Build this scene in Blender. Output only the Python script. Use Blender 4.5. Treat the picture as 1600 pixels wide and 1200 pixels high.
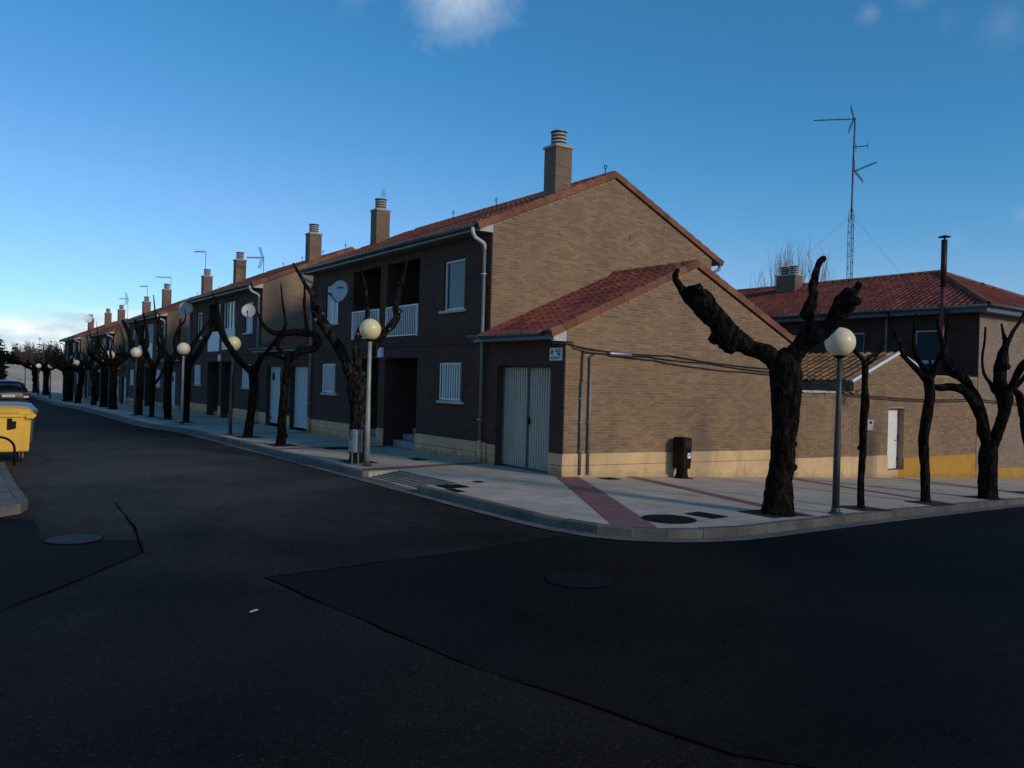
import bpy, bmesh, math, random
from mathutils import Vector, Matrix, noise

for o_ in list(bpy.data.objects):
    bpy.data.objects.remove(o_)
SC = bpy.context.scene
COL = SC.collection
random.seed(7)

# ------------------------------------------------------------------ camera
cd = bpy.data.cameras.new('camera')
cd.sensor_width = 36.0
cd.lens = 28.84
cd.clip_start = 0.1
cd.clip_end = 6000.0
cam = bpy.data.objects.new('camera', cd)
COL.objects.link(cam)
cam.matrix_world = Matrix(((0.818001, -0.021526, -0.574814, -10.643423),
                           (-0.574576, 0.016599, -0.818283, -13.275581),
                           (0.027156, 0.99963, 0.001209, 1.9), (0, 0, 0, 1)))
SC.camera = cam

# ------------------------------------------------------------------ light
SUN_DIR = Vector((0.28, -0.96, 0))          # horizontal direction towards the sun
SUN_EL = math.radians(21)
wd = bpy.data.worlds.new('World')
SC.world = wd
wd.use_nodes = True
wn, wl = wd.node_tree.nodes, wd.node_tree.links
bg = wn['Background']
bg.inputs[1].default_value = 0.118
sky = wn.new('ShaderNodeTexSky')
sky.sky_type = 'NISHITA'
sky.sun_disc = False
sky.sun_elevation = SUN_EL
sky.sun_rotation = math.atan2(SUN_DIR.x, SUN_DIR.y)
sky.air_density = 1.0
sky.dust_density = 0.05
sky.ozone_density = 6.0

sl = bpy.data.lights.new('sun', 'SUN')
sl.energy = 2.0
sl.angle = math.radians(9)
sl.color = (1.0, 0.84, 0.64)
so = bpy.data.objects.new('sun', sl)
COL.objects.link(so)
sd = SUN_DIR.normalized() * math.cos(SUN_EL) + Vector((0, 0, math.sin(SUN_EL)))
so.rotation_euler = sd.to_track_quat('Z', 'Y').to_euler()
so.location = sd * 60

SC.view_settings.view_transform = 'Standard'
SC.view_settings.look = 'None'
SC.view_settings.exposure = 0.0
SC.view_settings.gamma = 1.0

# clouds: wisps and one small cumulus fixed on the sky sphere, a low bank above the horizon
tc = wn.new('ShaderNodeTexCoord')


def wmath(op, a, b=None, clamp=False):
    n = wn.new('ShaderNodeMath')
    n.operation = op
    n.use_clamp = clamp
    for i, v in enumerate((a, b)):
        if v is None:
            continue
        if isinstance(v, (int, float)):
            n.inputs[i].default_value = v
        else:
            wl.new(v, n.inputs[i])
    return n.outputs[0]


def wnoise(scale, detail=6, rough=0.6, stretch=(1, 1, 1), dist=0.0):
    mp = wn.new('ShaderNodeMapping')
    mp.inputs['Scale'].default_value = stretch
    wl.new(tc.outputs['Generated'], mp.inputs[0])
    n = wn.new('ShaderNodeTexNoise')
    n.inputs['Scale'].default_value = scale
    n.inputs['Detail'].default_value = detail
    n.inputs['Roughness'].default_value = rough
    n.inputs['Distortion'].default_value = dist
    wl.new(mp.outputs[0], n.inputs['Vector'])
    return n.outputs[0]


def blob(d, size, soft):
    """1 inside a cone of angular radius size about direction d, falling over soft"""
    v = wn.new('ShaderNodeVectorMath')
    v.operation = 'DISTANCE'
    wl.new(tc.outputs['Generated'], v.inputs[0])
    v.inputs[1].default_value = Vector(d).normalized()
    r = wn.new('ShaderNodeMapRange')
    r.inputs[1].default_value = size + soft
    r.inputs[2].default_value = size - soft
    wl.new(v.outputs['Value'], r.inputs[0])
    return r.outputs[0]


nz = wnoise(14.0, 12, 0.64, dist=0.15)
fine = wnoise(30.0, 9, 0.62, dist=0.1)
cl = None
for d, size, soft, amt in [((0.466, 0.785, 0.436), 0.052, 0.075, 1.05), ((0.36, 0.83, 0.425), 0.02, 0.05, 0.35),
                           ((0.782, 0.488, 0.392), 0.008, 0.02, 0.30), ((0.80, 0.445, 0.40), 0.015, 0.035, 0.30),
                           ((0.822, 0.43, 0.375), 0.012, 0.035, 0.16), ((0.85, 0.385, 0.365), 0.02, 0.04, 0.14),
                           ((0.905, 0.385, 0.185), 0.012, 0.025, 0.30), ((0.88, 0.44, 0.165), 0.008, 0.02, 0.14)]:
    b = blob(d, size, soft)
    m = wmath('MULTIPLY', wmath('SUBTRACT', wmath('ADD', wmath('MULTIPLY', b, 0.62), wmath('MULTIPLY', nz, 0.55)), 0.50), 2.7, True)
    m = wmath('MULTIPLY', m, wmath('ADD', wmath('MULTIPLY', fine, 0.9), 0.45))
    m = wmath('MULTIPLY', m, b)
    m = wmath('MULTIPLY', m, amt, True)
    cl = m if cl is None else wmath('MAXIMUM', cl, m)
sep = wn.new('ShaderNodeSeparateXYZ')
wl.new(tc.outputs['Generated'], sep.inputs[0])
low = wnoise(6.5, 9, 0.62, (1, 1, 4.5), 0.5)
band = wn.new('ShaderNodeMapRange')
band.inputs[1].default_value = 0.088
band.inputs[2].default_value = 0.045
wl.new(sep.outputs[2], band.inputs[0])
lowm = wmath('MULTIPLY', wmath('SUBTRACT', wmath('ADD', wmath('MULTIPLY', band.outputs[0], 0.5), wmath('MULTIPLY', low, 1.15)), 0.74), 4.5, True)
lowm = wmath('MULTIPLY', lowm, band.outputs[0])
lowm = wmath('MULTIPLY', lowm, 0.85)
shade = wn.new('ShaderNodeMixRGB')
shr = wn.new('ShaderNodeMapRange')
shr.inputs[1].default_value = 0.38
shr.inputs[2].default_value = 0.6
wl.new(wnoise(10.0, 7, 0.6, (1, 1, 4.0), 0.4), shr.inputs[0])
wl.new(shr.outputs[0], shade.inputs[0])
shade.inputs[1].default_value = (4.4, 5.5, 6.1, 1)
shade.inputs[2].default_value = (8.6, 9.0, 9.2, 1)
mix1 = wn.new('ShaderNodeMixRGB')
wl.new(cl, mix1.inputs[0])
ssep = wn.new('ShaderNodeSeparateColor')
wl.new(sky.outputs[0], ssep.inputs[0])
red = wmath('MINIMUM', wmath('MULTIPLY', wmath('POWER', wmath('DIVIDE', ssep.outputs[0], 1.7), 1.9), 1.72), wmath('MULTIPLY', ssep.outputs[0], 1.0))
red = wmath('MAXIMUM', red, wmath('MULTIPLY', ssep.outputs[0], 0.54))
scom = wn.new('ShaderNodeCombineColor')
wl.new(red, scom.inputs[0])
wl.new(wmath('MULTIPLY', ssep.outputs[1], 1.12), scom.inputs[1])
wl.new(wmath('MULTIPLY', ssep.outputs[2], 1.17), scom.inputs[2])
wl.new(scom.outputs[0], mix1.inputs[1])
mix1.inputs[2].default_value = (6.6, 7.2, 7.8, 1)
mix2 = wn.new('ShaderNodeMixRGB')
wl.new(lowm, mix2.inputs[0])
wl.new(mix1.outputs[0], mix2.inputs[1])
wl.new(shade.outputs[0], mix2.inputs[2])
wl.new(mix2.outputs[0], bg.inputs[0])


# ------------------------------------------------------------------ terrain height
def zg(x, y):
    z = -0.046 * (0.5 * (x + math.sqrt(x * x + 0.64)))
    t = min(1.0, max(0.0, (y - 30) / 35.0))
    return z - 0.5 * t * t * (3 - 2 * t)


# ------------------------------------------------------------------ materials
MATS = {}


def new_mat(name):
    m = bpy.data.materials.new(name)
    m.use_nodes = True
    MATS[name] = m
    nt = m.node_tree
    return m, nt.nodes, nt.links, nt.nodes['Principled BSDF']


def simple(name, col, rough=0.7, metal=0.0, var=0.18, scale=6.0, bump=0.15, bscale=60.0, rnd=0.0, grime=0.0, spec=0.4, splash=0.0):
    """colour with cloudy variation, per-piece variation (rnd), streaky grime and fine relief"""
    m, n, l, p = new_mat(name)
    p.inputs['Roughness'].default_value = rough
    p.inputs['Metallic'].default_value = metal
    p.inputs['Specular IOR Level'].default_value = spec
    g = n.new('ShaderNodeNewGeometry')
    t = n.new('ShaderNodeTexNoise')
    t.inputs['Scale'].default_value = scale
    t.inputs['Detail'].default_value = 6
    t.inputs['Roughness'].default_value = 0.65
    l.new(g.outputs['Position'], t.inputs['Vector'])
    r = n.new('ShaderNodeMapRange')
    r.inputs[1].default_value = 0.3
    r.inputs[2].default_value = 0.7
    r.inputs[3].default_value = 1 - var
    r.inputs[4].default_value = 1 + var
    l.new(t.outputs[0], r.inputs[0])
    fac = r.outputs[0]
    if rnd:
        oi = n.new('ShaderNodeObjectInfo')
        ad = n.new('ShaderNodeMath'); ad.operation = 'ADD'
        l.new(oi.outputs['Random'], ad.inputs[0])
        l.new(g.outputs['Random Per Island'], ad.inputs[1])
        fr = n.new('ShaderNodeMath'); fr.operation = 'FRACT'
        l.new(ad.outputs[0], fr.inputs[0])
        r2 = n.new('ShaderNodeMapRange')
        r2.inputs[3].default_value = 1 - rnd
        r2.inputs[4].default_value = 1 + rnd
        l.new(fr.outputs[0], r2.inputs[0])
        mu = n.new('ShaderNodeMath'); mu.operation = 'MULTIPLY'
        l.new(fac, mu.inputs[0]); l.new(r2.outputs[0], mu.inputs[1])
        fac = mu.outputs[0]
    if grime:
        mp = n.new('ShaderNodeMapping')
        mp.inputs['Scale'].default_value = (2.4, 2.4, 0.5)
        l.new(g.outputs['Position'], mp.inputs[0])
        t2 = n.new('ShaderNodeTexNoise')
        t2.inputs['Scale'].default_value = 1.0
        t2.inputs['Detail'].default_value = 8
        t2.inputs['Roughness'].default_value = 0.7
        l.new(mp.outputs[0], t2.inputs['Vector'])
        r3 = n.new('ShaderNodeMapRange')
        r3.inputs[1].default_value = 0.52
        r3.inputs[2].default_value = 0.75
        r3.inputs[3].default_value = 1.0
        r3.inputs[4].default_value = 1 - grime
        l.new(t2.outputs[0], r3.inputs[0])
        mu = n.new('ShaderNodeMath'); mu.operation = 'MULTIPLY'
        l.new(fac, mu.inputs[0]); l.new(r3.outputs[0], mu.inputs[1])
        fac = mu.outputs[0]
    if splash:
        # damp blotches and mud splashed up from the pavement
        sx = n.new('ShaderNodeSeparateXYZ')
        l.new(g.outputs['Position'], sx.inputs[0])
        mx = n.new('ShaderNodeMath'); mx.operation = 'MAXIMUM'; mx.inputs[1].default_value = 0.0
        l.new(sx.outputs[0], mx.inputs[0])
        ma = n.new('ShaderNodeMath'); ma.operation = 'MULTIPLY_ADD'; ma.inputs[1].default_value = 0.046
        l.new(mx.outputs[0], ma.inputs[0]); l.new(sx.outputs[2], ma.inputs[2])
        tn = n.new('ShaderNodeTexNoise'); tn.inputs['Scale'].default_value = 5.5; tn.inputs['Detail'].default_value = 8; tn.inputs['Roughness'].default_value = 0.7
        l.new(g.outputs['Position'], tn.inputs['Vector'])
        sb = n.new('ShaderNodeMath'); sb.operation = 'MULTIPLY_ADD'; sb.inputs[1].default_value = -0.75; sb.inputs[2].default_value = 0.30
        l.new(tn.outputs[0], sb.inputs[0])
        sm = n.new('ShaderNodeMath'); sm.operation = 'ADD'
        l.new(ma.outputs[0], sm.inputs[0]); l.new(sb.outputs[0], sm.inputs[1])
        rg = n.new('ShaderNodeMapRange'); rg.interpolation_type = 'SMOOTHSTEP'
        rg.inputs[1].default_value = -0.03; rg.inputs[2].default_value = 0.10
        rg.inputs[3].default_value = 1 - splash; rg.inputs[4].default_value = 1.0
        l.new(sm.outputs[0], rg.inputs[0])
        mu = n.new('ShaderNodeMath'); mu.operation = 'MULTIPLY'
        l.new(fac, mu.inputs[0]); l.new(rg.outputs[0], mu.inputs[1])
        fac = mu.outputs[0]
    vm = n.new('ShaderNodeVectorMath'); vm.operation = 'SCALE'
    vm.inputs[0].default_value = col[:3]
    l.new(fac, vm.inputs['Scale'])
    l.new(vm.outputs[0], p.inputs['Base Color'])
    if bump:
        tb = n.new('ShaderNodeTexNoise')
        tb.inputs['Scale'].default_value = bscale
        tb.inputs['Detail'].default_value = 5
        l.new(g.outputs['Position'], tb.inputs['Vector'])
        b = n.new('ShaderNodeBump')
        b.inputs['Strength'].default_value = bump
        b.inputs['Distance'].default_value = 0.02
        l.new(tb.outputs[0], b.inputs['Height'])
        l.new(b.outputs[0], p.inputs['Normal'])
    return m


def brickwork(name, c1, c2, mortar, rough=0.85, bw=0.25, bh=0.066, contrast=1.0):
    """running bond in material form, for walls too far off or too dark to build brick by brick"""
    m, n, l, p = new_mat(name)
    p.inputs['Roughness'].default_value = rough
    p.inputs['Specular IOR Level'].default_value = 0.25
    g = n.new('ShaderNodeNewGeometry')
    s = n.new('ShaderNodeSeparateXYZ')
    l.new(g.outputs['Position'], s.inputs[0])
    a = n.new('ShaderNodeMath'); a.operation = 'ADD'
    l.new(s.outputs[0], a.inputs[0]); l.new(s.outputs[1], a.inputs[1])
    c = n.new('ShaderNodeCombineXYZ')
    l.new(a.outputs[0], c.inputs[0]); l.new(s.outputs[2], c.inputs[1])
    b = n.new('ShaderNodeTexBrick')
    b.inputs['Scale'].default_value = 1.0
    b.inputs['Brick Width'].default_value = bw
    b.inputs['Row Height'].default_value = bh
    b.inputs['Mortar Size'].default_value = 0.006
    b.inputs['Mortar Smooth'].default_value = 0.2
    b.inputs['Color1'].default_value = (*c1, 1)
    b.inputs['Color2'].default_value = (*c2, 1)
    b.inputs['Mortar'].default_value = (*mortar, 1)
    l.new(c.outputs[0], b.inputs['Vector'])
    t = n.new('ShaderNodeTexNoise')
    t.inputs['Scale'].default_value = 1.3
    t.inputs['Detail'].default_value = 7
    t.inputs['Roughness'].default_value = 0.65
    l.new(g.outputs['Position'], t.inputs['Vector'])
    r = n.new('ShaderNodeMapRange')
    r.inputs[1].default_value = 0.3
    r.inputs[2].default_value = 0.7
    r.inputs[3].default_value = 0.8
    r.inputs[4].default_value = 1.15
    l.new(t.outputs[0], r.inputs[0])
    vm = n.new('ShaderNodeVectorMath'); vm.operation = 'SCALE'
    l.new(b.outputs['Color'], vm.inputs[0]); l.new(r.outputs[0], vm.inputs['Scale'])
    l.new(vm.outputs[0], p.inputs['Base Color'])
    bp = n.new('ShaderNodeBump')
    bp.inputs['Strength'].default_value = 0.5
    bp.inputs['Distance'].default_value = 0.008
    bp.invert = True
    l.new(b.outputs['Fac'], bp.inputs['Height'])
    l.new(bp.outputs[0], p.inputs['Normal'])
    return m


def asphalt(name, base, tint=(1, 0.97, 0.93), speck=0.9, sunlit_zone=None):
    m, n, l, p = new_mat(name)
    p.inputs['Roughness'].default_value = 0.8
    p.inputs['Specular IOR Level'].default_value = 0.05
    g = n.new('ShaderNodeNewGeometry')
    a = n.new('ShaderNodeTexNoise'); a.inputs['Scale'].default_value = 0.35; a.inputs['Detail'].default_value = 7; a.inputs['Roughness'].default_value = 0.6
    b = n.new('ShaderNodeTexNoise'); b.inputs['Scale'].default_value = 70; b.inputs['Detail'].default_value = 4; b.inputs['Roughness'].default_value = 0.8
    v = n.new('ShaderNodeTexVoronoi'); v.inputs['Scale'].default_value = 55
    for t in (a, b, v):
        l.new(g.outputs['Position'], t.inputs['Vector'])
    r0 = n.new('ShaderNodeMapRange'); r0.inputs[1].default_value = 0.3; r0.inputs[2].default_value = 0.7
    r0.inputs[3].default_value = base * 0.6; r0.inputs[4].default_value = base * 1.4
    l.new(a.outputs[0], r0.inputs[0])
    # oil and water stains, then hairline cracks
    st = n.new('ShaderNodeTexNoise'); st.inputs['Scale'].default_value = 1.7; st.inputs['Detail'].default_value = 9; st.inputs['Roughness'].default_value = 0.72; st.inputs['Distortion'].default_value = 0.8
    l.new(g.outputs['Position'], st.inputs['Vector'])
    rs = n.new('ShaderNodeMapRange'); rs.inputs[1].default_value = 0.56; rs.inputs[2].default_value = 0.72
    rs.inputs[3].default_value = 1.0; rs.inputs[4].default_value = 0.5
    l.new(st.outputs[0], rs.inputs[0])
    wv = n.new('ShaderNodeVectorMath'); wv.operation = 'MULTIPLY_ADD'
    l.new(st.outputs['Color'], wv.inputs[0]); wv.inputs[1].default_value = (0.9, 0.9, 0)
    l.new(g.outputs['Position'], wv.inputs[2])
    ck = n.new('ShaderNodeTexVoronoi'); ck.feature = 'DISTANCE_TO_EDGE'; ck.inputs['Scale'].default_value = 0.33
    l.new(wv.outputs[0], ck.inputs['Vector'])
    rc = n.new('ShaderNodeMapRange'); rc.inputs[1].default_value = 0.0; rc.inputs[2].default_value = 0.006
    rc.inputs[3].default_value = 0.55; rc.inputs[4].default_value = 1.0
    l.new(ck.outputs['Distance'], rc.inputs[0])
    m1 = n.new('ShaderNodeMath'); m1.operation = 'MULTIPLY'
    l.new(r0.outputs[0], m1.inputs[0]); l.new(rs.outputs[0], m1.inputs[1])
    r1 = n.new('ShaderNodeMath'); r1.operation = 'MULTIPLY'
    l.new(m1.outputs[0], r1.inputs[0]); l.new(rc.outputs[0], r1.inputs[1])
    r2 = n.new('ShaderNodeMapRange'); r2.inputs[1].default_value = 0.35; r2.inputs[2].default_value = 0.68
    r2.inputs[3].default_value = 1 - 0.55 * speck; r2.inputs[4].default_value = 1 + 0.75 * speck
    l.new(b.outputs[0], r2.inputs[0])
    mu = n.new('ShaderNodeMath'); mu.operation = 'MULTIPLY'
    l.new(r1.outputs[0], mu.inputs[0]); l.new(r2.outputs[0], mu.inputs[1])
    # scattered pale chippings
    r3 = n.new('ShaderNodeMapRange'); r3.inputs[1].default_value = 0.88; r3.inputs[2].default_value = 0.97
    r3.inputs[3].default_value = 0; r3.inputs[4].default_value = base * 1.3 * speck
    sp = n.new('ShaderNodeSeparateColor')
    l.new(v.outputs['Color'], sp.inputs[0]); l.new(sp.outputs[0], r3.inputs[0])
    ad = n.new('ShaderNodeMath'); ad.operation = 'ADD'
    l.new(mu.outputs[0], ad.inputs[0]); l.new(r3.outputs[0], ad.inputs[1])
    fac = ad.outputs[0]
    if sunlit_zone:
        # sunlit tone painted into the colour, strongest round (x, y), with a broken edge
        cx, cy, rx, ry, amt = sunlit_zone
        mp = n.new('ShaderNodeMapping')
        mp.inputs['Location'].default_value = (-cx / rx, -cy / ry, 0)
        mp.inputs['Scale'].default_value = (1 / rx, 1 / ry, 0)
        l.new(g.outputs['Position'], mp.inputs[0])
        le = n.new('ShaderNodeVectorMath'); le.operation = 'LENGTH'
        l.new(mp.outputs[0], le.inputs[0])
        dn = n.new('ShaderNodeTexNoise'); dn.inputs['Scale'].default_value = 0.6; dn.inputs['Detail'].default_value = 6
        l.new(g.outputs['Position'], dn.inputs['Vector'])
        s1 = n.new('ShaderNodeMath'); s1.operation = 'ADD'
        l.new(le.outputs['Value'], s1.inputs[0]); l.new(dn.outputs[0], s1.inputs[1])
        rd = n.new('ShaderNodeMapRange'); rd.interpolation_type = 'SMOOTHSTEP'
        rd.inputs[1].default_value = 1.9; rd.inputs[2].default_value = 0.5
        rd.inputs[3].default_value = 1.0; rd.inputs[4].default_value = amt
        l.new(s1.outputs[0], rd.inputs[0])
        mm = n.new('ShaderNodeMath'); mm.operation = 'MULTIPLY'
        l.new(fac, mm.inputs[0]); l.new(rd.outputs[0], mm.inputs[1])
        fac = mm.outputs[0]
    vm = n.new('ShaderNodeVectorMath'); vm.operation = 'SCALE'
    vm.inputs[0].default_value = tint
    l.new(fac, vm.inputs['Scale'])
    l.new(vm.outputs[0], p.inputs['Base Color'])
    bp = n.new('ShaderNodeBump'); bp.inputs['Strength'].default_value = 0.35; bp.inputs['Distance'].default_value = 0.006
    l.new(v.outputs['Distance'], bp.inputs['Height'])
    l.new(bp.outputs[0], p.inputs['Normal'])
    return m


def paving(name, col, size=0.4, joint=0.6):
    """cast slabs with hairline joints, stains and trodden patches"""
    m, n, l, p = new_mat(name)
    p.inputs['Roughness'].default_value = 0.8
    p.inputs['Specular IOR Level'].default_value = 0.3
    g = n.new('ShaderNodeNewGeometry')
    b = n.new('ShaderNodeTexBrick')
    b.offset = 0.0
    b.inputs['Scale'].default_value = 1
    b.inputs['Brick Width'].default_value = size
    b.inputs['Row Height'].default_value = size
    b.inputs['Mortar Size'].default_value = 0.011
    b.inputs['Mortar Smooth'].default_value = 0.3
    b.inputs['Color1'].default_value = (1.04, 1.04, 1.04, 1)
    b.inputs['Color2'].default_value = (0.94, 0.94, 0.94, 1)
    b.inputs['Mortar'].default_value = (joint, joint, joint, 1)
    l.new(g.outputs['Position'], b.inputs['Vector'])
    a = n.new('ShaderNodeTexNoise'); a.inputs['Scale'].default_value = 1.1; a.inputs['Detail'].default_value = 8; a.inputs['Roughness'].default_value = 0.68
    c = n.new('ShaderNodeTexNoise'); c.inputs['Scale'].default_value = 90; c.inputs['Detail'].default_value = 3
    for t in (a, c):
        l.new(g.outputs['Position'], t.inputs['Vector'])
    r = n.new('ShaderNodeMapRange'); r.inputs[1].default_value = 0.28; r.inputs[2].default_value = 0.66
    r.inputs[3].default_value = 0.72; r.inputs[4].default_value = 1.12
    l.new(a.outputs[0], r.inputs[0])
    r2 = n.new('ShaderNodeMapRange'); r2.inputs[3].default_value = 0.86; r2.inputs[4].default_value = 1.14
    l.new(c.outputs[0], r2.inputs[0])
    mu = n.new('ShaderNodeMath'); mu.operation = 'MULTIPLY'
    l.new(r.outputs[0], mu.inputs[0]); l.new(r2.outputs[0], mu.inputs[1])
    v1 = n.new('ShaderNodeVectorMath'); v1.operation = 'SCALE'
    l.new(b.outputs['Color'], v1.inputs[0]); l.new(mu.outputs[0], v1.inputs['Scale'])
    v2 = n.new('ShaderNodeVectorMath'); v2.operation = 'MULTIPLY'
    l.new(v1.outputs[0], v2.inputs[0]); v2.inputs[1].default_value = col
    l.new(v2.outputs[0], p.inputs['Base Color'])
    bp = n.new('ShaderNodeBump'); bp.inputs['Strength'].default_value = 0.4; bp.inputs['Distance'].default_value = 0.004; bp.invert = True
    l.new(b.outputs['Fac'], bp.inputs['Height'])
    l.new(bp.outputs[0], p.inputs['Normal'])
    return m


def bark(name, c1, c2):
    m, n, l, p = new_mat(name)
    p.inputs['Roughness'].default_value = 0.9
    p.inputs['Specular IOR Level'].default_value = 0.05
    g = n.new('ShaderNodeNewGeometry')
    mp = n.new('ShaderNodeMapping'); mp.inputs['Scale'].default_value = (1, 1, 0.35)
    l.new(g.outputs['Position'], mp.inputs[0])
    a = n.new('ShaderNodeTexNoise'); a.inputs['Scale'].default_value = 16; a.inputs['Detail'].default_value = 8; a.inputs['Roughness'].default_value = 0.7; a.inputs['Distortion'].default_value = 0.6
    l.new(mp.outputs[0], a.inputs['Vector'])
    w = n.new('ShaderNodeTexVoronoi'); w.inputs['Scale'].default_value = 22; w.feature = 'DISTANCE_TO_EDGE'
    l.new(mp.outputs[0], w.inputs['Vector'])
    r = n.new('ShaderNodeMapRange'); r.inputs[1].default_value = 0.46; r.inputs[2].default_value = 0.78
    l.new(a.outputs[0], r.inputs[0])
    mx = n.new('ShaderNodeMixRGB')
    mx.inputs[1].default_value = (*c1, 1); mx.inputs[2].default_value = (*c2, 1)
    l.new(r.outputs[0], mx.inputs[0])
    l.new(mx.outputs[0], p.inputs['Base Color'])
    ad = n.new('ShaderNodeMath'); ad.operation = 'ADD'
    l.new(a.outputs[0], ad.inputs[0]); l.new(w.outputs['Distance'], ad.inputs[1])
    bp = n.new('ShaderNodeBump'); bp.inputs['Strength'].default_value = 0.9; bp.inputs['Distance'].default_value = 0.03
    l.new(ad.outputs[0], bp.inputs['Height'])
    l.new(bp.outputs[0], p.inputs['Normal'])
    return m


def glass(name, col=(0.02, 0.03, 0.04), rough=0.04, spec=0.5):
    m, n, l, p = new_mat(name)
    p.inputs['Base Color'].default_value = (*col, 1)
    p.inputs['Roughness'].default_value = rough
    p.inputs['Specular IOR Level'].default_value = spec
    g = n.new('ShaderNodeNewGeometry')
    t = n.new('ShaderNodeTexNoise'); t.inputs['Scale'].default_value = 1.5
    l.new(g.outputs['Position'], t.inputs['Vector'])
    bp = n.new('ShaderNodeBump'); bp.inputs['Strength'].default_value = 0.03
    l.new(t.outputs[0], bp.inputs['Height']); l.new(bp.outputs[0], p.inputs['Normal'])
    return m


simple('brick_tan', (0.236, 0.154, 0.092), 0.88, var=0.16, scale=0.9, bump=0.3, bscale=90, rnd=0.19, spec=0.2, grime=0.28)
simple('mortar', (0.305, 0.222, 0.148), 0.92, var=0.2, scale=3, bump=0.3, bscale=120, spec=0.15)
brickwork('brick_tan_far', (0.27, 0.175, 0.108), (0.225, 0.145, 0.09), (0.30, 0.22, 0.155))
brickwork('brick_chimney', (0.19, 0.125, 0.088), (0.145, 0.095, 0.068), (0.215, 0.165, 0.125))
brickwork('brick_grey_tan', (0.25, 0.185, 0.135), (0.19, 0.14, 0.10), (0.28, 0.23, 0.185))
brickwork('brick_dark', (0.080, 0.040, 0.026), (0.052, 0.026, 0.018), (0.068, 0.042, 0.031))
simple('tile_red', (0.17, 0.042, 0.027), 0.75, var=0.3, scale=1.2, bump=0.2, bscale=50, rnd=0.28, spec=0.3)
simple('tile_far', (0.185, 0.062, 0.032), 0.8, var=0.3, scale=0.8, bump=0.2, bscale=40, rnd=0.25, spec=0.25)
simple('tile_verge', (0.195, 0.075, 0.040), 0.75, var=0.28, scale=3, bump=0.25, bscale=50, rnd=0.22, spec=0.3)
simple('tile_ochre', (0.27, 0.13, 0.05), 0.8, var=0.35, scale=2.0, bump=0.2, bscale=40, rnd=0.3)
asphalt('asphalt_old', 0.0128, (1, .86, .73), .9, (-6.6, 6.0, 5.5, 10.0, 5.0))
asphalt('asphalt_new', 0.0088, (1, 0.92, .82), 0.7)
asphalt('asphalt_patch', 0.0066, (1, 0.97, .95), 0.35)
simple('tar', (0.0070, 0.0064, 0.0057), 1.0, var=0.3, bump=0.2, spec=0.0)
paving('slab_grey', (0.53, 0.43, 0.325))
paving('slab_red', (0.24, 0.115, 0.105), 0.2, 0.7)
simple('kerb_stone', (0.115, 0.10, 0.085), 0.85, var=0.4, scale=2.5, bump=0.3, bscale=70, rnd=0.16)
simple('channel', (0.13, 0.12, 0.11), 0.85, var=0.5, scale=1.6, bump=0.25, bscale=60, rnd=0.12)
simple('plinth_cream', (0.62, 0.43, 0.225), 0.85, var=0.14, scale=1.6, bump=0.2, bscale=70, grime=0.45, splash=0.2)
simple('plinth_front', (0.60, 0.36, 0.19), 0.85, var=0.16, scale=1.6, bump=0.2, bscale=70, grime=0.45, splash=0.4)
simple('plinth_yellow', (0.44, 0.23, 0.03), 0.85, var=0.12, scale=1.6, bump=0.2, bscale=70, grime=0.3, splash=0.2)
simple('render_grey', (0.45, 0.44, 0.41), 0.85, var=0.15, scale=4, bump=0.2)
simple('zinc', (0.30, 0.34, 0.36), 0.45, 0.6, var=0.2, scale=3, bump=0.1, grime=0.3)
simple('zinc_dark', (0.10, 0.13, 0.15), 0.45, 0.3, var=0.25, scale=3, bump=0.1, grime=0.3)
simple('pipe_white', (0.5, 0.5, 0.48), 0.5, 0.0, var=0.15, scale=5, bump=0.1, grime=0.3)
simple('pipe_grey', (0.19, 0.19, 0.185), 0.5, 0.1, var=0.15, scale=5, bump=0.1, grime=0.35)
simple('white_paint', (0.74, 0.74, 0.72), 0.5, var=0.06, scale=4, bump=0.05, grime=0.15)
simple('door_bluegrey', (0.50, 0.43, 0.34), 0.5, 0.1, var=0.08, scale=2.5, bump=0.06, grime=0.25)
simple('door_frame_blue', (0.09, 0.13, 0.17), 0.5, 0.1, var=0.1)
simple('door_pale', (0.40, 0.46, 0.49), 0.5, var=0.06, scale=2.5, bump=0.05, grime=0.2)
simple('wood_dark', (0.05, 0.025, 0.015), 0.6, var=0.3, scale=8)
simple('soffit', (0.20, 0.17, 0.14), 0.8, var=0.15)
simple('concrete_step', (0.28, 0.27, 0.25), 0.85, var=0.2)
simple('lamp_post', (0.045, 0.05, 0.055), 0.5, 0.2, var=0.2, scale=6, bump=0.08, grime=0.3)
simple('lamp_post_light', (0.33, 0.33, 0.31), 0.55, 0.3, var=0.2, scale=6, bump=0.08, grime=0.3)
simple('globe', (0.94, 0.81, 0.47), 0.3, var=0.07, scale=7, bump=0.0, grime=0.12, spec=0.5)
simple('globe_dirty', (0.92, 0.80, 0.54), 0.35, var=0.08, scale=7, bump=0.0, grime=0.2, spec=0.5)
bark('bark', (0.003, 0.0027, 0.0025), (0.050, 0.040, 0.032))
bark('bark_pale', (0.003, 0.0027, 0.0025), (0.034, 0.027, 0.022))
bark('bark_lichen', (0.004, 0.0035, 0.003), (0.085, 0.070, 0.058))
simple('cut_wood', (0.13, 0.10, 0.075), 0.9, var=0.3, scale=20)
simple('soil', (0.014, 0.011, 0.008), 0.95, var=0.4, scale=12, bump=0.6, bscale=30)
simple('iron', (0.007, 0.007, 0.0075), 0.8, 0.0, var=0.3, scale=10, bump=0.3, bscale=80, spec=0.1)
simple('iron_blue', (0.010, 0.013, 0.018), 0.7, 0.0, var=0.3, scale=10, bump=0.3, bscale=80)
simple('galvanised', (0.27, 0.29, 0.31), 0.45, 0.7, var=0.2, scale=12, bump=0.1)
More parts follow.
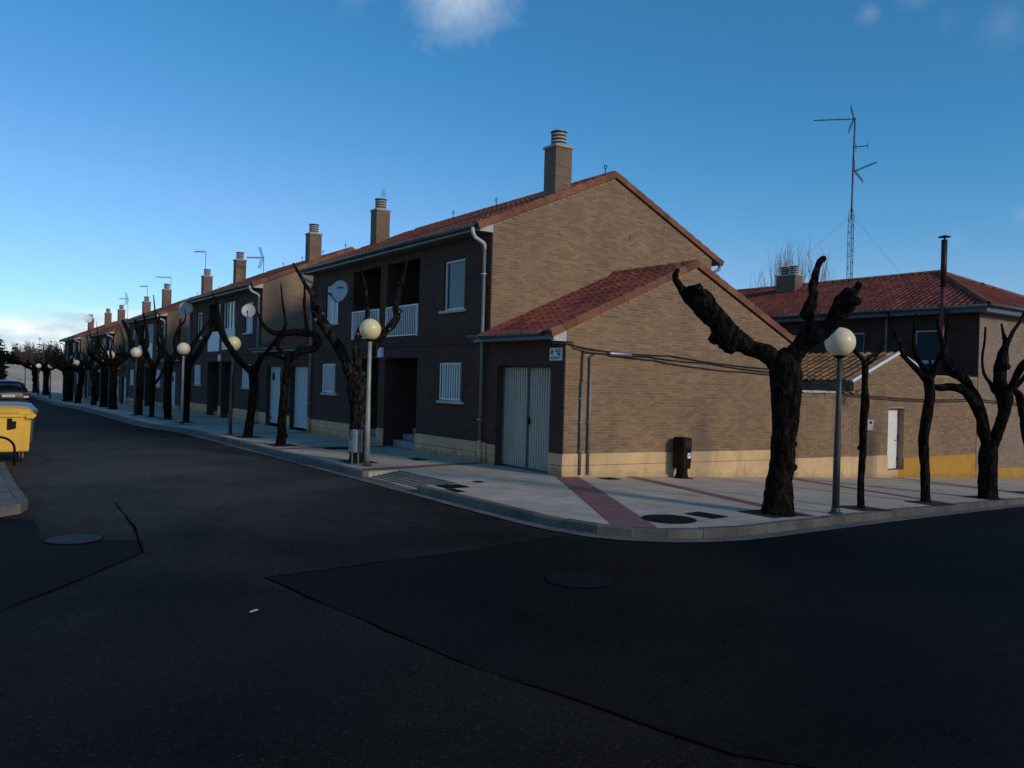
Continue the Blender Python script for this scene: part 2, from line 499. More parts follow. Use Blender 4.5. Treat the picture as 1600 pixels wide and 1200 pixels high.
simple('black_plastic', (0.003, 0.003, 0.0033), 0.5, var=0.2, spec=0.2)
simple('yellow_plastic', (0.78, 0.44, 0.05), 0.6, var=0.14, scale=4, bump=0.1, bscale=25, grime=0.38)
simple('green_plastic', (0.045, 0.065, 0.05), 0.5, var=0.15, scale=3, grime=0.2)
simple('lid_grey', (0.16, 0.22, 0.27), 0.3, var=0.15, scale=3, spec=0.6)
simple('rubber', (0.014, 0.014, 0.014), 0.8, var=0.2)
simple('car_paint', (0.003, 0.003, 0.004), 0.25, 0.0, var=0.05, bump=0.0, spec=0.22)
simple('chrome', (0.3, 0.31, 0.33), 0.3, 0.9, var=0.05, bump=0.0)
simple('light_red', (0.10, 0.006, 0.006), 0.25, var=0.1, bump=0.0)
simple('light_clear', (0.55, 0.55, 0.55), 0.25, var=0.1, bump=0.0)
simple('print_dark', (0.03, 0.035, 0.05), 0.7, var=0.1, bump=0.0)
simple('print_green', (0.03, 0.10, 0.08), 0.7, var=0.1, bump=0.0)
simple('print_red', (0.30, 0.06, 0.06), 0.7, var=0.1, bump=0.0)
simple('dish_grey', (0.46, 0.47, 0.46), 0.5, var=0.08, bump=0.0, grime=0.15)
simple('antenna_metal', (0.05, 0.05, 0.055), 0.5, 0.5, var=0.2, bump=0.0)
simple('flue_red', (0.13, 0.026, 0.022), 0.5, 0.2, var=0.2, scale=4, grime=0.35)
simple('flue_dark', (0.035, 0.016, 0.017), 0.55, 0.3, var=0.25)
simple('cowl', (0.33, 0.31, 0.28), 0.85, var=0.2, scale=10)
simple('terracotta', (0.24, 0.10, 0.06), 0.85, var=0.2)
simple('cable', (0.012, 0.011, 0.011), 0.6, var=0.2, bump=0.0)
simple('blind', (0.20, 0.21, 0.21), 0.55, var=0.06, scale=2, bump=0.0)
simple('shutter_blue', (0.16, 0.24, 0.30), 0.45, var=0.08, scale=2, bump=0.0)
simple('panel_white', (0.55, 0.60, 0.62), 0.5, var=0.05, scale=2, bump=0.0, grime=0.1)
simple('field_grass', (0.56, 0.41, 0.27), 0.95, var=0.28, scale=0.06, bump=0.3, bscale=4)
simple('earth', (0.16, 0.12, 0.085), 0.95, var=0.3, scale=0.3, bump=0.3, bscale=8)
simple('conifer', (0.005, 0.008, 0.006), 0.95, var=0.4, scale=3, bump=0.0, rnd=0.4, spec=0.03)
simple('twig', (0.075, 0.058, 0.048), 0.9, var=0.25, scale=3, bump=0.0)
simple('twig_pale', (0.20, 0.165, 0.12), 0.9, var=0.25, scale=3, bump=0.0)
simple('vine', (0.04, 0.032, 0.024), 0.9, var=0.3, scale=6, bump=0.0)
simple('litter_white', (0.6, 0.6, 0.58), 0.7, var=0.1)
for _g in ('globe', 'globe_dirty'):
    _m = MATS[_g]
    _n, _l = _m.node_tree.nodes, _m.node_tree.links
    _p = _n['Principled BSDF']
    _t = _n.new('ShaderNodeBsdfTranslucent')
    _l.new(_p.inputs['Base Color'].links[0].from_socket, _t.inputs[0])
    _x = _n.new('ShaderNodeMixShader')
    _x.inputs[0].default_value = 0.22
    _l.new(_p.outputs[0], _x.inputs[1])
    _l.new(_t.outputs[0], _x.inputs[2])
    _l.new(_x.outputs[0], _n['Material Output'].inputs[0])
glass('glass')
glass('glass_blue', (0.030, 0.052, 0.070), 0.08, 0.3)


# ------------------------------------------------------------------ mesh helpers
class MB:
    def __init__(self):
        self.v = []
        self.f = []

    def add(self, vs, fs):
        b = len(self.v)
        self.v += [tuple(p) for p in vs]
        self.f += [tuple(b + i for i in f) for f in fs]
        return self

    def box(self, x0, x1, y0, y1, z0, z1):
        return self.add([(x0, y0, z0), (x1, y0, z0), (x1, y1, z0), (x0, y1, z0), (x0, y0, z1), (x1, y0, z1), (x1, y1, z1), (x0, y1, z1)],
                        [(0, 3, 2, 1), (4, 5, 6, 7), (0, 1, 5, 4), (1, 2, 6, 5), (2, 3, 7, 6), (3, 0, 4, 7)])

    def prism(self, pts, a, b, axis=1):
        """polygon pts (two coords) extruded from a to b along axis"""
        def mk(p, t):
            if axis == 1:
                return (p[0], t, p[1])
            if axis == 0:
                return (t, p[0], p[1])
            return (p[0], p[1], t)
        n = len(pts)
        vs = [mk(p, a) for p in pts] + [mk(p, b) for p in pts]
        fs = [tuple(range(n)), tuple(range(2 * n - 1, n - 1, -1))]
        fs += [(i, n + i, n + (i + 1) % n, (i + 1) % n) for i in range(n)]
        return self.add(vs, fs)

    def tube(self, path, r, n=8, cap=True):
        """round bar along a path; r a number or one radius per point"""
        P = [Vector(p) for p in path]
        R = r if isinstance(r, (list, tuple)) else [r] * len(P)
        vs, fs = [], []
        up = None
        for i, p in enumerate(P):
            t = (P[min(i + 1, len(P) - 1)] - P[max(i - 1, 0)]).normalized()
            if up is None:
                up = Vector((0, 0, 1)) if abs(t.z) < 0.9 else Vector((1, 0, 0))
            s = t.cross(up).normalized()
            up = s.cross(t).normalized()
            for k in range(n):
                a = 2 * math.pi * k / n
                vs.append(p + (s * math.cos(a) + up * math.sin(a)) * R[i])
        for i in range(len(P) - 1):
            for k in range(n):
                fs.append((i * n + k, i * n + (k + 1) % n, (i + 1) * n + (k + 1) % n, (i + 1) * n + k))
        if cap:
            fs.append(tuple(range(n - 1, -1, -1)))
            fs.append(tuple((len(P) - 1) * n + k for k in range(n)))
        return self.add(vs, fs)

    def lathe(self, prof, c=(0, 0, 0), n=16):
        vs, fs = [], []
        for r, z in prof:
            for k in range(n):
                a = 2 * math.pi * k / n
                vs.append((c[0] + r * math.cos(a), c[1] + r * math.sin(a), c[2] + z))
        for i in range(len(prof) - 1):
            for k in range(n):
                fs.append((i * n + k, i * n + (k + 1) % n, (i + 1) * n + (k + 1) % n, (i + 1) * n + k))
        fs.append(tuple(range(n - 1, -1, -1)))
        fs.append(tuple((len(prof) - 1) * n + k for k in range(n)))
        return self.add(vs, fs)

    def mesh(self, name, mat, smooth=False, bevel=0.0):
        me = bpy.data.meshes.new(name)
        me.from_pydata(self.v, [], self.f)
        bm = bmesh.new()
        bm.from_mesh(me)
        if bevel:
            bmesh.ops.bevel(bm, geom=[e for e in bm.edges if len(e.link_faces) == 2 and e.calc_face_angle(0) > 0.6],
                            offset=bevel, segments=2, affect='EDGES', profile=0.6)
        bmesh.ops.recalc_face_normals(bm, faces=bm.faces)
        bm.to_mesh(me)
        bm.free()
        if smooth:
            me.polygons.foreach_set('use_smooth', [True] * len(me.polygons))
        me.materials.append(MATS[mat] if isinstance(mat, str) else mat)
        return me

    def build(self, name, mat, parent=None, smooth=False, bevel=0.0, loc=None, rz=0.0, kind=None):
        return place(name, self.mesh(name, mat, smooth, bevel), parent, loc, rz, kind)


def place(name, me, parent=None, loc=None, rz=0.0, kind=None):
    o = bpy.data.objects.new(name, me)
    COL.objects.link(o)
    if parent is not None:
        o.parent = parent
    if loc is not None:
        o.location = loc
    if rz:
        o.rotation_euler = (0, 0, rz)
    if kind:
        o['kind'] = kind
    return o


def tag(o, label, cat, group=None):
    o['label'] = label
    o['category'] = cat
    if group:
        o['group'] = group
    return o


def thing(name, label, cat, loc=(0, 0, 0), rz=0.0, group=None):
    return tag(place(name, None, None, loc, rz), label, cat, group)


def struct(name, mb, mat, smooth=False):
    return mb.build(name, mat, None, smooth, kind='structure')


def copy_tree(o, parent=None):
    c = o.copy()
    COL.objects.link(c)
    c.parent = parent
    for ch in o.children:
        copy_tree(ch, c)
    return c


def text_mesh(s, size, mat):
    cu = bpy.data.curves.new('lettering', 'FONT')
    cu.body = s
    cu.size = size
    cu.align_x = 'CENTER'
    cu.align_y = 'CENTER'
    cu.extrude = 0.001
    ob = bpy.data.objects.new('lettering', cu)
    me = bpy.data.meshes.new_from_object(ob)
    bpy.data.objects.remove(ob)
    bpy.data.curves.remove(cu)
    me.materials.clear()
    me.materials.append(MATS[mat])
    return me
# ------------------------------------------------------------------ ground, road, pavements
def smooth01(t):
    t = min(1.0, max(0.0, t))
    return t * t * (3 - 2 * t)


def terrain(x, y):
    z = zg(x, min(y, 97)) - 0.22
    if y > 97:
        z += 3.9 * smooth01((y - 97) / 105.0) + 0.12 * noise.noise((x * 0.05, y * 0.05, 0))
    if x > 30:
        z += 0.046 * (x - 30)
    return z


def sheet(xs, ys, zf):
    m = MB()
    nx = len(xs)
    m.v = [(x, y, zf(x, y)) for y in ys for x in xs]
    m.f = [(j * nx + i, j * nx + i + 1, (j + 1) * nx + i + 1, (j + 1) * nx + i) for j in range(len(ys) - 1) for i in range(nx - 1)]
    return m


gx = [-2500, -1200, -500, -250, -120, -70] + [-50 + 5 * i for i in range(23)] + [75, 100, 160, 300, 700, 1400, 2500]
gy = [-2500, -1000, -400, -150, -80] + [-50 + 5 * i for i in range(29)] + [95 + 4 * i for i in range(1, 30)] + [240, 300, 500, 1000, 2500]
struct('ground', sheet(gx, gy, terrain), 'field_grass', True)

ROAD_DZ = -0.13


def zr(x, y):
    return zg(x, y) + ROAD_DZ


road_x = [-46 + 1.0 * i for i in range(93)]
road_y = [-30 + 1.0 * i for i in range(127)]
rm = MB()
nx = len(road_x)
rm.v = [(x, y, zr(x, y)) for y in road_y for x in road_x]
for j in range(len(road_y) - 1):
    for i in range(nx - 1):
        x, y = road_x[i] + .5, road_y[j] + .5
        if (-16 < y < 1.2) or (-13 < x < 1.2 and y > 0):
            rm.f.append((j * nx + i, j * nx + i + 1, (j + 1) * nx + i + 1, (j + 1) * nx + i))
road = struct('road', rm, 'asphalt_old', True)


def drape(poly, dz, step=0.6, zf=zr):
    """flat polygon laid on the road or pavement surface as a thin sheet that follows its fall"""
    bm = bmesh.new()
    vs = [bm.verts.new((p[0], p[1], 0)) for p in poly]
    bm.faces.new(vs)
    xs = [p[0] for p in poly]
    ys = [p[1] for p in poly]
    k = math.ceil(min(xs) / step)
    while k * step < max(xs):
        bmesh.ops.bisect_plane(bm, geom=bm.verts[:] + bm.edges[:] + bm.faces[:], plane_co=(k * step, 0, 0), plane_no=(1, 0, 0))
        k += 1
    k = math.ceil(min(ys) / step)
    while k * step < max(ys):
        bmesh.ops.bisect_plane(bm, geom=bm.verts[:] + bm.edges[:] + bm.faces[:], plane_co=(0, k * step, 0), plane_no=(0, 1, 0))
        k += 1
    for v in bm.verts:
        v.co.z = zf(v.co.x, v.co.y) + dz
    m = MB()
    bm.verts.index_update()
    m.v = [tuple(v.co) for v in bm.verts]
    m.f = [tuple(v.index for v in f.verts) for f in bm.faces]
    bm.free()
    return m


def ragged(pts, amp=0.05, step=0.35, seed=0):
    rr = random.Random(seed)
    out = []
    n = len(pts)
    for i in range(n):
        a, b = Vector(pts[i]), Vector(pts[(i + 1) % n])
        k = max(1, int((b - a).length / step))
        for j in range(k):
            p = a.lerp(b, j / k)
            q = noise.noise((p.x * 1.3, p.y * 1.3, seed * 7.1))
            nrm = Vector((-(b - a).y, (b - a).x)).normalized()
            p = p + nrm * (amp * q + rr.uniform(-.2, .2) * amp)
            out.append((p.x, p.y))
    return out


# newer darker asphalt over the cross street, an older patch on the left, a small one further off
NEW = [(-7.88, -5.12), (-6.6, -5.02), (-5.2, -4.95), (-3.75, -4.7), (-3.3, -5.6), (-2.3, -6.15), (0, -6.2), (6, -5.45), (16, -4.4), (44, -4.0), (44, -15.8), (-2.6, -15.8), (-5.2, -12.8), (-6.97, -10.3), (-7.5, -8.2)]
drape(NEW, 0.004, 1.0).build('asphalt_patch', 'asphalt_new', road)
drape(ragged([(-10.4, -.25), (-9.9, -.2), (-9.5, -.5), (-9.55, -1.85), (-9.1, -2.25), (-8.55, -2.6), (-8.71, -3.36), (-9.4, -4.3), (-10.16, -5.21), (-11.5, -6.5), (-12.5, -6.2), (-12.5, -.5)], 0.05, seed=3), 0.004, 1.0).build('asphalt_patch', 'asphalt_patch', road)
drape(ragged([(-9.2, 18.6), (-7.1, 18.5), (-6.95, 20.6), (-6.85, 23.0), (-9.2, 23.2)], 0.05, seed=5), 0.004, 1.0).build('asphalt_patch', 'asphalt_new', road)
drape(ragged([(-6.3, 16.2), (-4.9, 16.1), (-4.85, 15.5), (-6.2, 15.6)], 0.06, seed=6), 0.006, 1.0).build('asphalt_patch', 'asphalt_patch', road)


def strip(path, w, dz, zf=zr, seed=0, jit=0.02):
    L, Rr = [], []
    P = []
    for i in range(len(path) - 1):
        a, b = Vector(path[i]), Vector(path[i + 1])
        k = max(1, int((b - a).length / 0.3))
        P += [a.lerp(b, j / k) for j in range(k)]
    P.append(Vector(path[-1]))
    for i, p in enumerate(P):
        t = (P[min(i + 1, len(P) - 1)] - P[max(i - 1, 0)]).normalized()
        nn = Vector((-t.y, t.x))
        q = p + nn * jit * 2 * noise.noise((p.x * .9, p.y * .9, seed)) + nn * .02 * noise.noise((p.x * 5, p.y * 5, seed))
        ww = w * max(.12, 0.75 + 1.3 * noise.noise((p.x * 2.3, p.y * 2.3, seed + 9)))
        L.append(q + nn * ww / 2)
        Rr.append(q - nn * ww / 2)
    m = MB()
    m.v = [(p.x, p.y, zf(p.x, p.y) + dz) for p in L + Rr]
    n = len(L)
    m.f = [(i, i + 1, n + i + 1, n + i) for i in range(n - 1)]
    return m


for k, (pth, w) in enumerate([([(-7.9, -5.12), (-6.6, -5.02), (-5.2, -4.95), (-3.8, -4.74)], .03),
                              ([(-7.9, -5.1), (-7.5, -8.2), (-6.97, -10.3), (-5.2, -12.8)], .025),
                              ([(-8.31, .73), (-8.45, -1.6), (-8.71, -3.36)], .025), ([(-8.71, -3.36), (-9.4, -4.3), (-10.2, -5.25)], .025),
                              ([(-9.3, 16.5), (-7.96, 16.45), (-5.17, 15.9), (-4.2, 15.7)], .06)]):
    strip(pth, w, 0.009, seed=k * 3.3).build('tar_seam', 'tar' if k < 4 else 'channel', road)

# kerb line, from the far end of the street round the corner and along the cross street
KERB = [(-3.0, 95), (-3.0, 83), (-3.3, 60), (-4.0, 46), (-4.15, 30), (-4.1, 21), (-3.95, 19), (-3.6, 17.2), (-3.46, 15.5), (-3.45, 8), (-3.45, 2.2), (-3.47, -.15), (-3.48, -2.2), (-3.47, -3.7),
        (-3.41, -4.3), (-3.26, -4.85), (-3.0, -5.25), (-2.62, -5.55), (-2.15, -5.76), (-1.6, -5.88), (-1.0, -5.9), (-.2, -5.87), (.64, -5.8), (2.98, -5.47), (5.95, -5.08), (9.72, -4.6), (14, -4.15), (20, -3.9), (40, -3.8)]
RAMP = (-0.15, 2.2)


def resample(path, step):
    out = [Vector(path[0])]
    for i in range(len(path) - 1):
        a, b = Vector(path[i]), Vector(path[i + 1])
        k = max(1, round((b - a).length / step))
        out += [a.lerp(b, j / k) for j in range(1, k + 1)]
    return out


def zp(x, y):
    """pavement surface: the fall of the ground plus the dropped kerb beside the corner"""
    z = zg(x, y)
    if RAMP[0] <= y <= RAMP[1] and x < -2.45:
        z -= 0.115 * smooth01((-2.45 - x) / 0.95)
    return z


def offs(P, d):
    out = []
    for i, p in enumerate(P):
        t = (P[min(i + 1, len(P) - 1)] - P[max(i - 1, 0)]).normalized()
        out.append(p + Vector((-t.y, t.x)) * d)
    return out


KP = []
for i in range(len(KERB) - 1):
    KP.append(Vector(KERB[i]))
fineK = resample(KERB, 0.5)
for yy in (RAMP[0] - .012, RAMP[1] + .012, RAMP[0] + .004, RAMP[1] - .004):
    fineK.append(Vector((-3.46, yy)))
lead = [p for p in fineK if p.x < -3.3 and -3.7 < p.y < 16]
rest_a = [p for p in fineK if p.y >= 16]
rest_b = [p for p in fineK if p.y <= -3.7 or p.x > -3.3 and p.y < 16]
lead.sort(key=lambda p: -p.y)
ln = []
for p in lead:
    if not ln or (p - ln[-1]).length > 0.003:
        ln.append(p)
fineK = rest_a + ln + [p for p in rest_b if p.y <= -3.69]
inner = offs(fineK, 0.14)
pm = MB()
NS = 18
rows = []
for o_, p in zip(fineK, inner):
    if p.y > 0.1:
        q = Vector((0.12, p.y))
    elif p.x < 0.12:
        q = Vector((0.12, 0.12))
    else:
        q = Vector((p.x, 0.12))
    row = []
    for k in range(NS + 1):
        t = (k / NS) ** 1.25
        w = p.lerp(q, t)
        row.append(len(pm.v))
        pm.v.append((w.x, w.y, zp(w.x, w.y)))
    rows.append(row)
for a, b in zip(rows, rows[1:]):
    for k in range(NS):
        pm.f.append((a[k], a[k + 1], b[k + 1], b[k]))
pavement = struct('pavement', pm, 'slab_grey', False)

# kerb stones one by one, and the cast channel at their foot
segs = []
for i in range(len(KERB) - 1):
    a, b = Vector(KERB[i]), Vector(KERB[i + 1])
    k = max(1, round((b - a).length / (1.0 if (a.y > -3 or a.x > -.5) else 0.55)))
    segs += [(a.lerp(b, j / k), a.lerp(b, (j + 1) / k)) for j in range(k)]
pts = [s[0] for s in segs] + [segs[-1][1]]
inn = offs(pts, 0.145)
out_c = offs(pts, -0.24)
ch = MB()
for i in range(len(pts) - 1):
    a, b, c, d = pts[i], pts[i + 1], inn[i + 1], inn[i]
    t = (b - a).normalized() * 0.004
    drop = RAMP[0] - .05 <= (a.y + b.y) / 2 <= RAMP[1] + .05 and a.x < -3
    A, B, Cc, D = a + t, b - t, c - t, d + t
    s = MB()
    jit = random.uniform(-.006, .006)
    def top(p):
        return zg(p.x, p.y) + jit - (0.108 if drop else -0.004)
    ins = (D - A).normalized() * 0.018
    s.v = [(A.x, A.y, zr(A.x, A.y) - .1), (B.x, B.y, zr(B.x, B.y) - .1), (Cc.x, Cc.y, zr(Cc.x, Cc.y) - .1), (D.x, D.y, zr(D.x, D.y) - .1),
           (A.x, A.y, top(A) - .016), (B.x, B.y, top(B) - .016), (B.x + ins.x, B.y + ins.y, top(B)), (A.x + ins.x, A.y + ins.y, top(A)), (Cc.x, Cc.y, top(Cc)), (D.x, D.y, top(D))]
    s.f = [(0, 1, 5, 4), (4, 5, 6, 7), (7, 6, 8, 9), (1, 2, 8, 6, 5), (3, 0, 4, 7, 9), (2, 3, 9, 8), (3, 2, 1, 0)]
    s.build('kerb_stone', 'kerb_stone', pavement)
    e, f = out_c[i], out_c[i + 1]
    jz = random.uniform(0, .004)
    ch.add([(a.x, a.y, zr(a.x, a.y) + .012 + jz), (b.x, b.y, zr(b.x, b.y) + .012 + jz), (f.x, f.y, zr(f.x, f.y) + .013), (e.x, e.y, zr(e.x, e.y) + .013)], [(0, 1, 2, 3)])
o = ch.build('gutter_channel', 'channel', road)
o['kind'] = 'stuff'

# grooved warning bars on the dropped kerb
for k in range(6):
    x = -3.24 + k * 0.115
    m = MB()
    ys_ = [RAMP[0] + .03 + j * 0.29 for j in range(8)]
    for y in ys_:
        z0, z1 = zp(x, y), zp(x + .06, y)
        m.add([(x, y, z0 - .01), (x + .06, y, z1 - .01), (x + .06, y + .27, z1 - .01), (x, y + .27, z0 - .01),
               (x, y, z0 + .012), (x + .06, y, z1 + .012), (x + .06, y + .27, z1 + .012), (x, y + .27, z0 + .012)],
              [(4, 5, 6, 7), (0, 1, 5, 4), (1, 2, 6, 5), (2, 3, 7, 6), (3, 0, 4, 7)])
    m.build('paving_rib', 'kerb_stone', pavement)


def band(p0, p1, w0, w1=None):
    a, b = Vector(p0), Vector(p1)
    n = Vector((-(b - a).y, (b - a).x)).normalized()
    w1 = w1 or w0
    return [tuple(a - n * w0 / 2), tuple(b - n * w1 / 2), tuple(b + n * w1 / 2), tuple(a + n * w0 / 2)]


for poly in [[(-.12, .05), (.47, .05), (-2.62, -5.36), (-3.12, -5.06)], band((1.95, .05), (.42, -5.62), .3), band((7.25, .05), (6.05, -4.92), .3), band((12.5, .05), (12.1, -4.2), .3),
             band((0.05, 3.05), (-3.28, 2.52), .32), band((0.05, 8.1), (-3.28, 7.9), .3), band((0.05, 14.1), (-3.28, 13.6), .3), band((0.05, 19.5), (-3.7, 19.1), .3), band((0.05, 25), (-3.9, 24.6), .3), band((0.05, 30.6), (-3.9, 30.2), .3)]:
    drape(poly, 0.005, 0.5, zp).build('paving_band', 'slab_red', pavement)

# open tree pits
PITS = [(0.06, -5.2, .85, .7), (2.62, -5.1, .8, .62), (5.5, -4.78, .85, .62), (8.75, -4.3, .9, .7), (12.3, -3.7, .9, .7), (-2.7, 4.1, .7, .8), (-2.75, 8.96, .7, .8), (-2.65, 12.25, .7, .8), (-2.6, 20.6, .7, .7), (-2.75, 23, .7, .7), (-2.95, 24.7, .6, .6), (-3.05, 27, .7, .7)]
for k, (x, y, w, d) in enumerate(PITS):
    drape(ragged([(x - w / 2, y - d / 2), (x + w / 2, y - d / 2), (x + w / 2, y + d / 2), (x - w / 2, y + d / 2)], .015, .2, k), 0.010, 0.4, zp).build('tree_pit', 'soil', pavement)

# left-hand pavement beside the bins
lm = [(-9.5, .45), (-9.52, 2), (-9.5, 4), (-9.46, 6.3), (-9.8, 6.6), (-16, 6.6), (-16, -.2), (-10.4, -.2), (-9.9, -.1), (-9.62, .15)]
mm = drape([(p[0] - .13 if p[0] > -9.9 else p[0], min(6.47, max(-.07, p[1]))) for p in lm], 0.0, 1.0, zg)
lp = mm.build('pavement', 'channel', kind='structure')
LK = [(-9.46, 6.45), (-9.5, 4.2), (-9.52, 2.2), (-9.5, .55), (-9.62, .15), (-9.95, -.12), (-10.5, -.2), (-12, -.2), (-16, -.2)]
LKs = resample(LK, .9)
li = offs(LKs, -0.14)
for i in range(len(LKs) - 1):
    a, b, c, d = LKs[i], LKs[i + 1], li[i + 1], li[i]
    t = (b - a).normalized() * .004
    A, B, Cc, D = a + t, b - t, c - t, d + t
    s = MB()
    zt = .004 + random.uniform(-.005, .005)
    s.add([(p.x, p.y, -.25) for p in (A, B, Cc, D)] + [(p.x, p.y, zt) for p in (A, B, Cc, D)], [(0, 1, 5, 4), (1, 2, 6, 5), (2, 3, 7, 6), (3, 0, 4, 7), (4, 5, 6, 7)])
    s.build('kerb_stone', 'kerb_stone', lp)

# covers and drains let into the ground
def cover(label, pts, zf, mat, cat='cover', holes=0, rim=True, name='inspection_cover'):
    cx = sum(p[0] for p in pts) / len(pts)
    cy = sum(p[1] for p in pts) / len(pts)
    t = thing(name, label, cat, (cx, cy, zf(cx, cy)))
    m = MB()
    n = len(pts)
    P = [(p[0] - cx, p[1] - cy, zf(p[0], p[1]) - zf(cx, cy)) for p in pts]
    m.add([(p[0], p[1], p[2] - .02) for p in P] + [(p[0], p[1], p[2] + .011) for p in P], [tuple(range(n, 2 * n))] + [(i, (i + 1) % n, n + (i + 1) % n, n + i) for i in range(n)])
    m.build('plate', mat, t)
    r = MB()
    q = [(p[0] * 1.1, p[1] * 1.1, p[2]) for p in P]
    r.add([(p[0], p[1], p[2] + .0095) for p in P] + [(p[0], p[1], p[2] + .0095) for p in q], [(i, (i + 1) % n, n + (i + 1) % n, n + i) for i in range(n)])
    r.build('rim', 'iron', t)
    if holes:
        xs = [p[0] for p in P]; ys = [p[1] for p in P]
        w, h = (max(xs) - min(xs)) * .8, (max(ys) - min(ys)) * .8
        for k in range(holes):
            b = MB()
            x = -w / 2 + w * (k + .5) / holes
            hh = math.sqrt(max(.02, 1 - (2 * x / (w * 1.15)) ** 2)) * h / 2 if len(pts) > 8 else h / 2
            b.box(x - w / holes * .25, x + w / holes * .25, -hh, hh, .008, .014)
            b.build('grate_bar', mat, t)
    return t


def disc(cx, cy, r, n=28):
    return [(cx + r * math.cos(2 * math.pi * k / n), cy + r * math.sin(2 * math.pi * k / n)) for k in range(n)]


def quad(cx, cy, w, d, a=0.0):
    c, s = math.cos(a), math.sin(a)
    return [(cx + u * c - v * s, cy + u * s + v * c) for u, v in ((-w / 2, -d / 2), (w / 2, -d / 2), (w / 2, d / 2), (-w / 2, d / 2))]


cover('large round iron manhole cover in the pavement near the kerb corner', disc(-1.95, -4.93, .36), zp, 'iron', 'manhole')
cover('dark rectangular iron cover beside the round manhole on the pavement', quad(-1.15, -4.92, .34, .5, .1), zp, 'iron')
cover('dark round manhole cover in the road before the corner', disc(-5.13, -6.74, .32), lambda x, y: zr(x, y) + .004, 'iron', 'manhole')
cover('round blue-grey slotted drain grate at the edge of the dark asphalt patch', disc(-9.24, -2.2, .3), lambda x, y: zr(x, y) + .004, 'iron_blue', 'drain', 9, name='drain_grate')
cover('square iron cover on the pale pavement behind the kerb end', quad(-2.95, -.55, .45, .4), zp, 'iron')
cover('narrow iron strip cover nearest the kerb on the pale pavement', quad(-3.2, -1.05, .16, .4), zp, 'iron')
cover('small iron cover on the pale pavement farther from the kerb', quad(-2.15, -.15, .16, .2), zp, 'iron')
cover('iron cover at the foot of the tan garage side wall', quad(.95, -.42, .42, .3, .15), zp, 'iron')
cover('dark iron cover on the pavement before the porch steps', quad(-1.08, 4.2, .3, .45), zp, 'iron')
cover('dark reddish cover beside the trunk with the litter bin', quad(-1.6, 7.6, .8, .5), zp, 'iron')
t_ = thing('litter', 'small white scrap of litter lying on the open road', 'litter', (-8.36, -6.25, zr(-8.36, -6.25)), .3)
MB().add([(-.04, -.012, .006), (.035, -.014, .012), (.04, .01, .016), (0, .018, .012), (-.04, .01, .008)], [(0, 1, 2, 3, 4)]).build('paper', 'litter_white', t_)
# ------------------------------------------------------------------ houses
HL, HD = 11.2, 7.6            # length along the street, depth
EAVE, PITCH = 5.66, 0.447     # underside of roof at the wall face, rise per metre


def panel(us, vs, holes, x0, x1, axis='x'):
    """wall slab in the plane across x (or y) with rectangular openings, reveals included"""
    us = sorted(set([round(u, 4) for u in us] + [round(h[i], 4) for h in holes for i in (0, 1) if us[0] < h[i] < us[1]]))
    vs = sorted(set([round(v, 4) for v in vs] + [round(h[i], 4) for h in holes for i in (2, 3) if vs[0] < h[i] < vs[1]]))
    nu, nv = len(us) - 1, len(vs) - 1

    def solid(i, j):
        if not (0 <= i < nu and 0 <= j < nv):
            return False
        u, v = (us[i] + us[i + 1]) / 2, (vs[j] + vs[j + 1]) / 2
        return not any(h[0] < u < h[1] and h[2] < v < h[3] for h in holes)
    m = MB()

    def P(x, u, v):
        return (x, u, v) if axis == 'x' else (u, x, v)
    for i in range(nu):
        for j in range(nv):
            if not solid(i, j):
                continue
            a, b, c, d = us[i], us[i + 1], vs[j], vs[j + 1]
            for x in (x0, x1):
                m.add([P(x, a, c), P(x, b, c), P(x, b, d), P(x, a, d)], [(0, 1, 2, 3)])
            for (di, dj, q) in ((-1, 0, ((a, c), (a, d))), (1, 0, ((b, c), (b, d))), (0, -1, ((a, c), (b, c))), (0, 1, ((a, d), (b, d)))):
                if not solid(i + di, j + dj):
                    (u1, v1), (u2, v2) = q
                    m.add([P(x0, u1, v1), P(x0, u2, v2), P(x1, u2, v2), P(x1, u1, v1)], [(0, 1, 2, 3)])
    return m


TW, TL = 0.24, 0.355
TPROF = [(0, 0), (.018, .03), (.05, .052), (.085, .058), (.12, .052), (.15, .03), (.172, .004), (.243, 0)]


def tile_geom(m, O, u, v, n, lod=False, lift=0.02):
    prof = TPROF if not lod else [(0, 0), (.03, .045), (.085, .058), (.14, .045), (.172, .004), (.243, 0)]
    b, t, k = [], [], []
    for (a, h) in prof:
        b.append(O + u * a - v * .035 + n * (h + lift))
        t.append(O + u * a + v * TL + n * (h + .002))
        k.append(O + u * a - v * .033 + n * (h - .006))
    q = len(prof)
    m.add(b + t + k, [(i, i + 1, q + i + 1, q + i) for i in range(q - 1)] + [(2 * q + i, 2 * q + i + 1, i + 1, i) for i in range(q - 1)])


def tile_slope(m, O, u, v, n, width, length, keep=None, lod=False):
    cols, rows_ = int(width / TW), int(length / TL + .35)
    for j in range(rows_):
        for i in range(cols):
            p = O + u * (i * TW) + v * (j * TL)
            if keep is None or keep(p + u * TW / 2 + v * TL / 2):
                tile_geom(m, p + n * random.uniform(-.004, .004), u, v, n, lod)


def slope_frame(sign=1, pitch=PITCH):
    """front slope rises towards +x, back slope (sign -1) towards -x"""
    v = Vector((sign, 0, pitch)).normalized()
    u = Vector((0, 1, 0))
    n = Vector((-sign * pitch, 0, 1)).normalized()
    return u, v, n


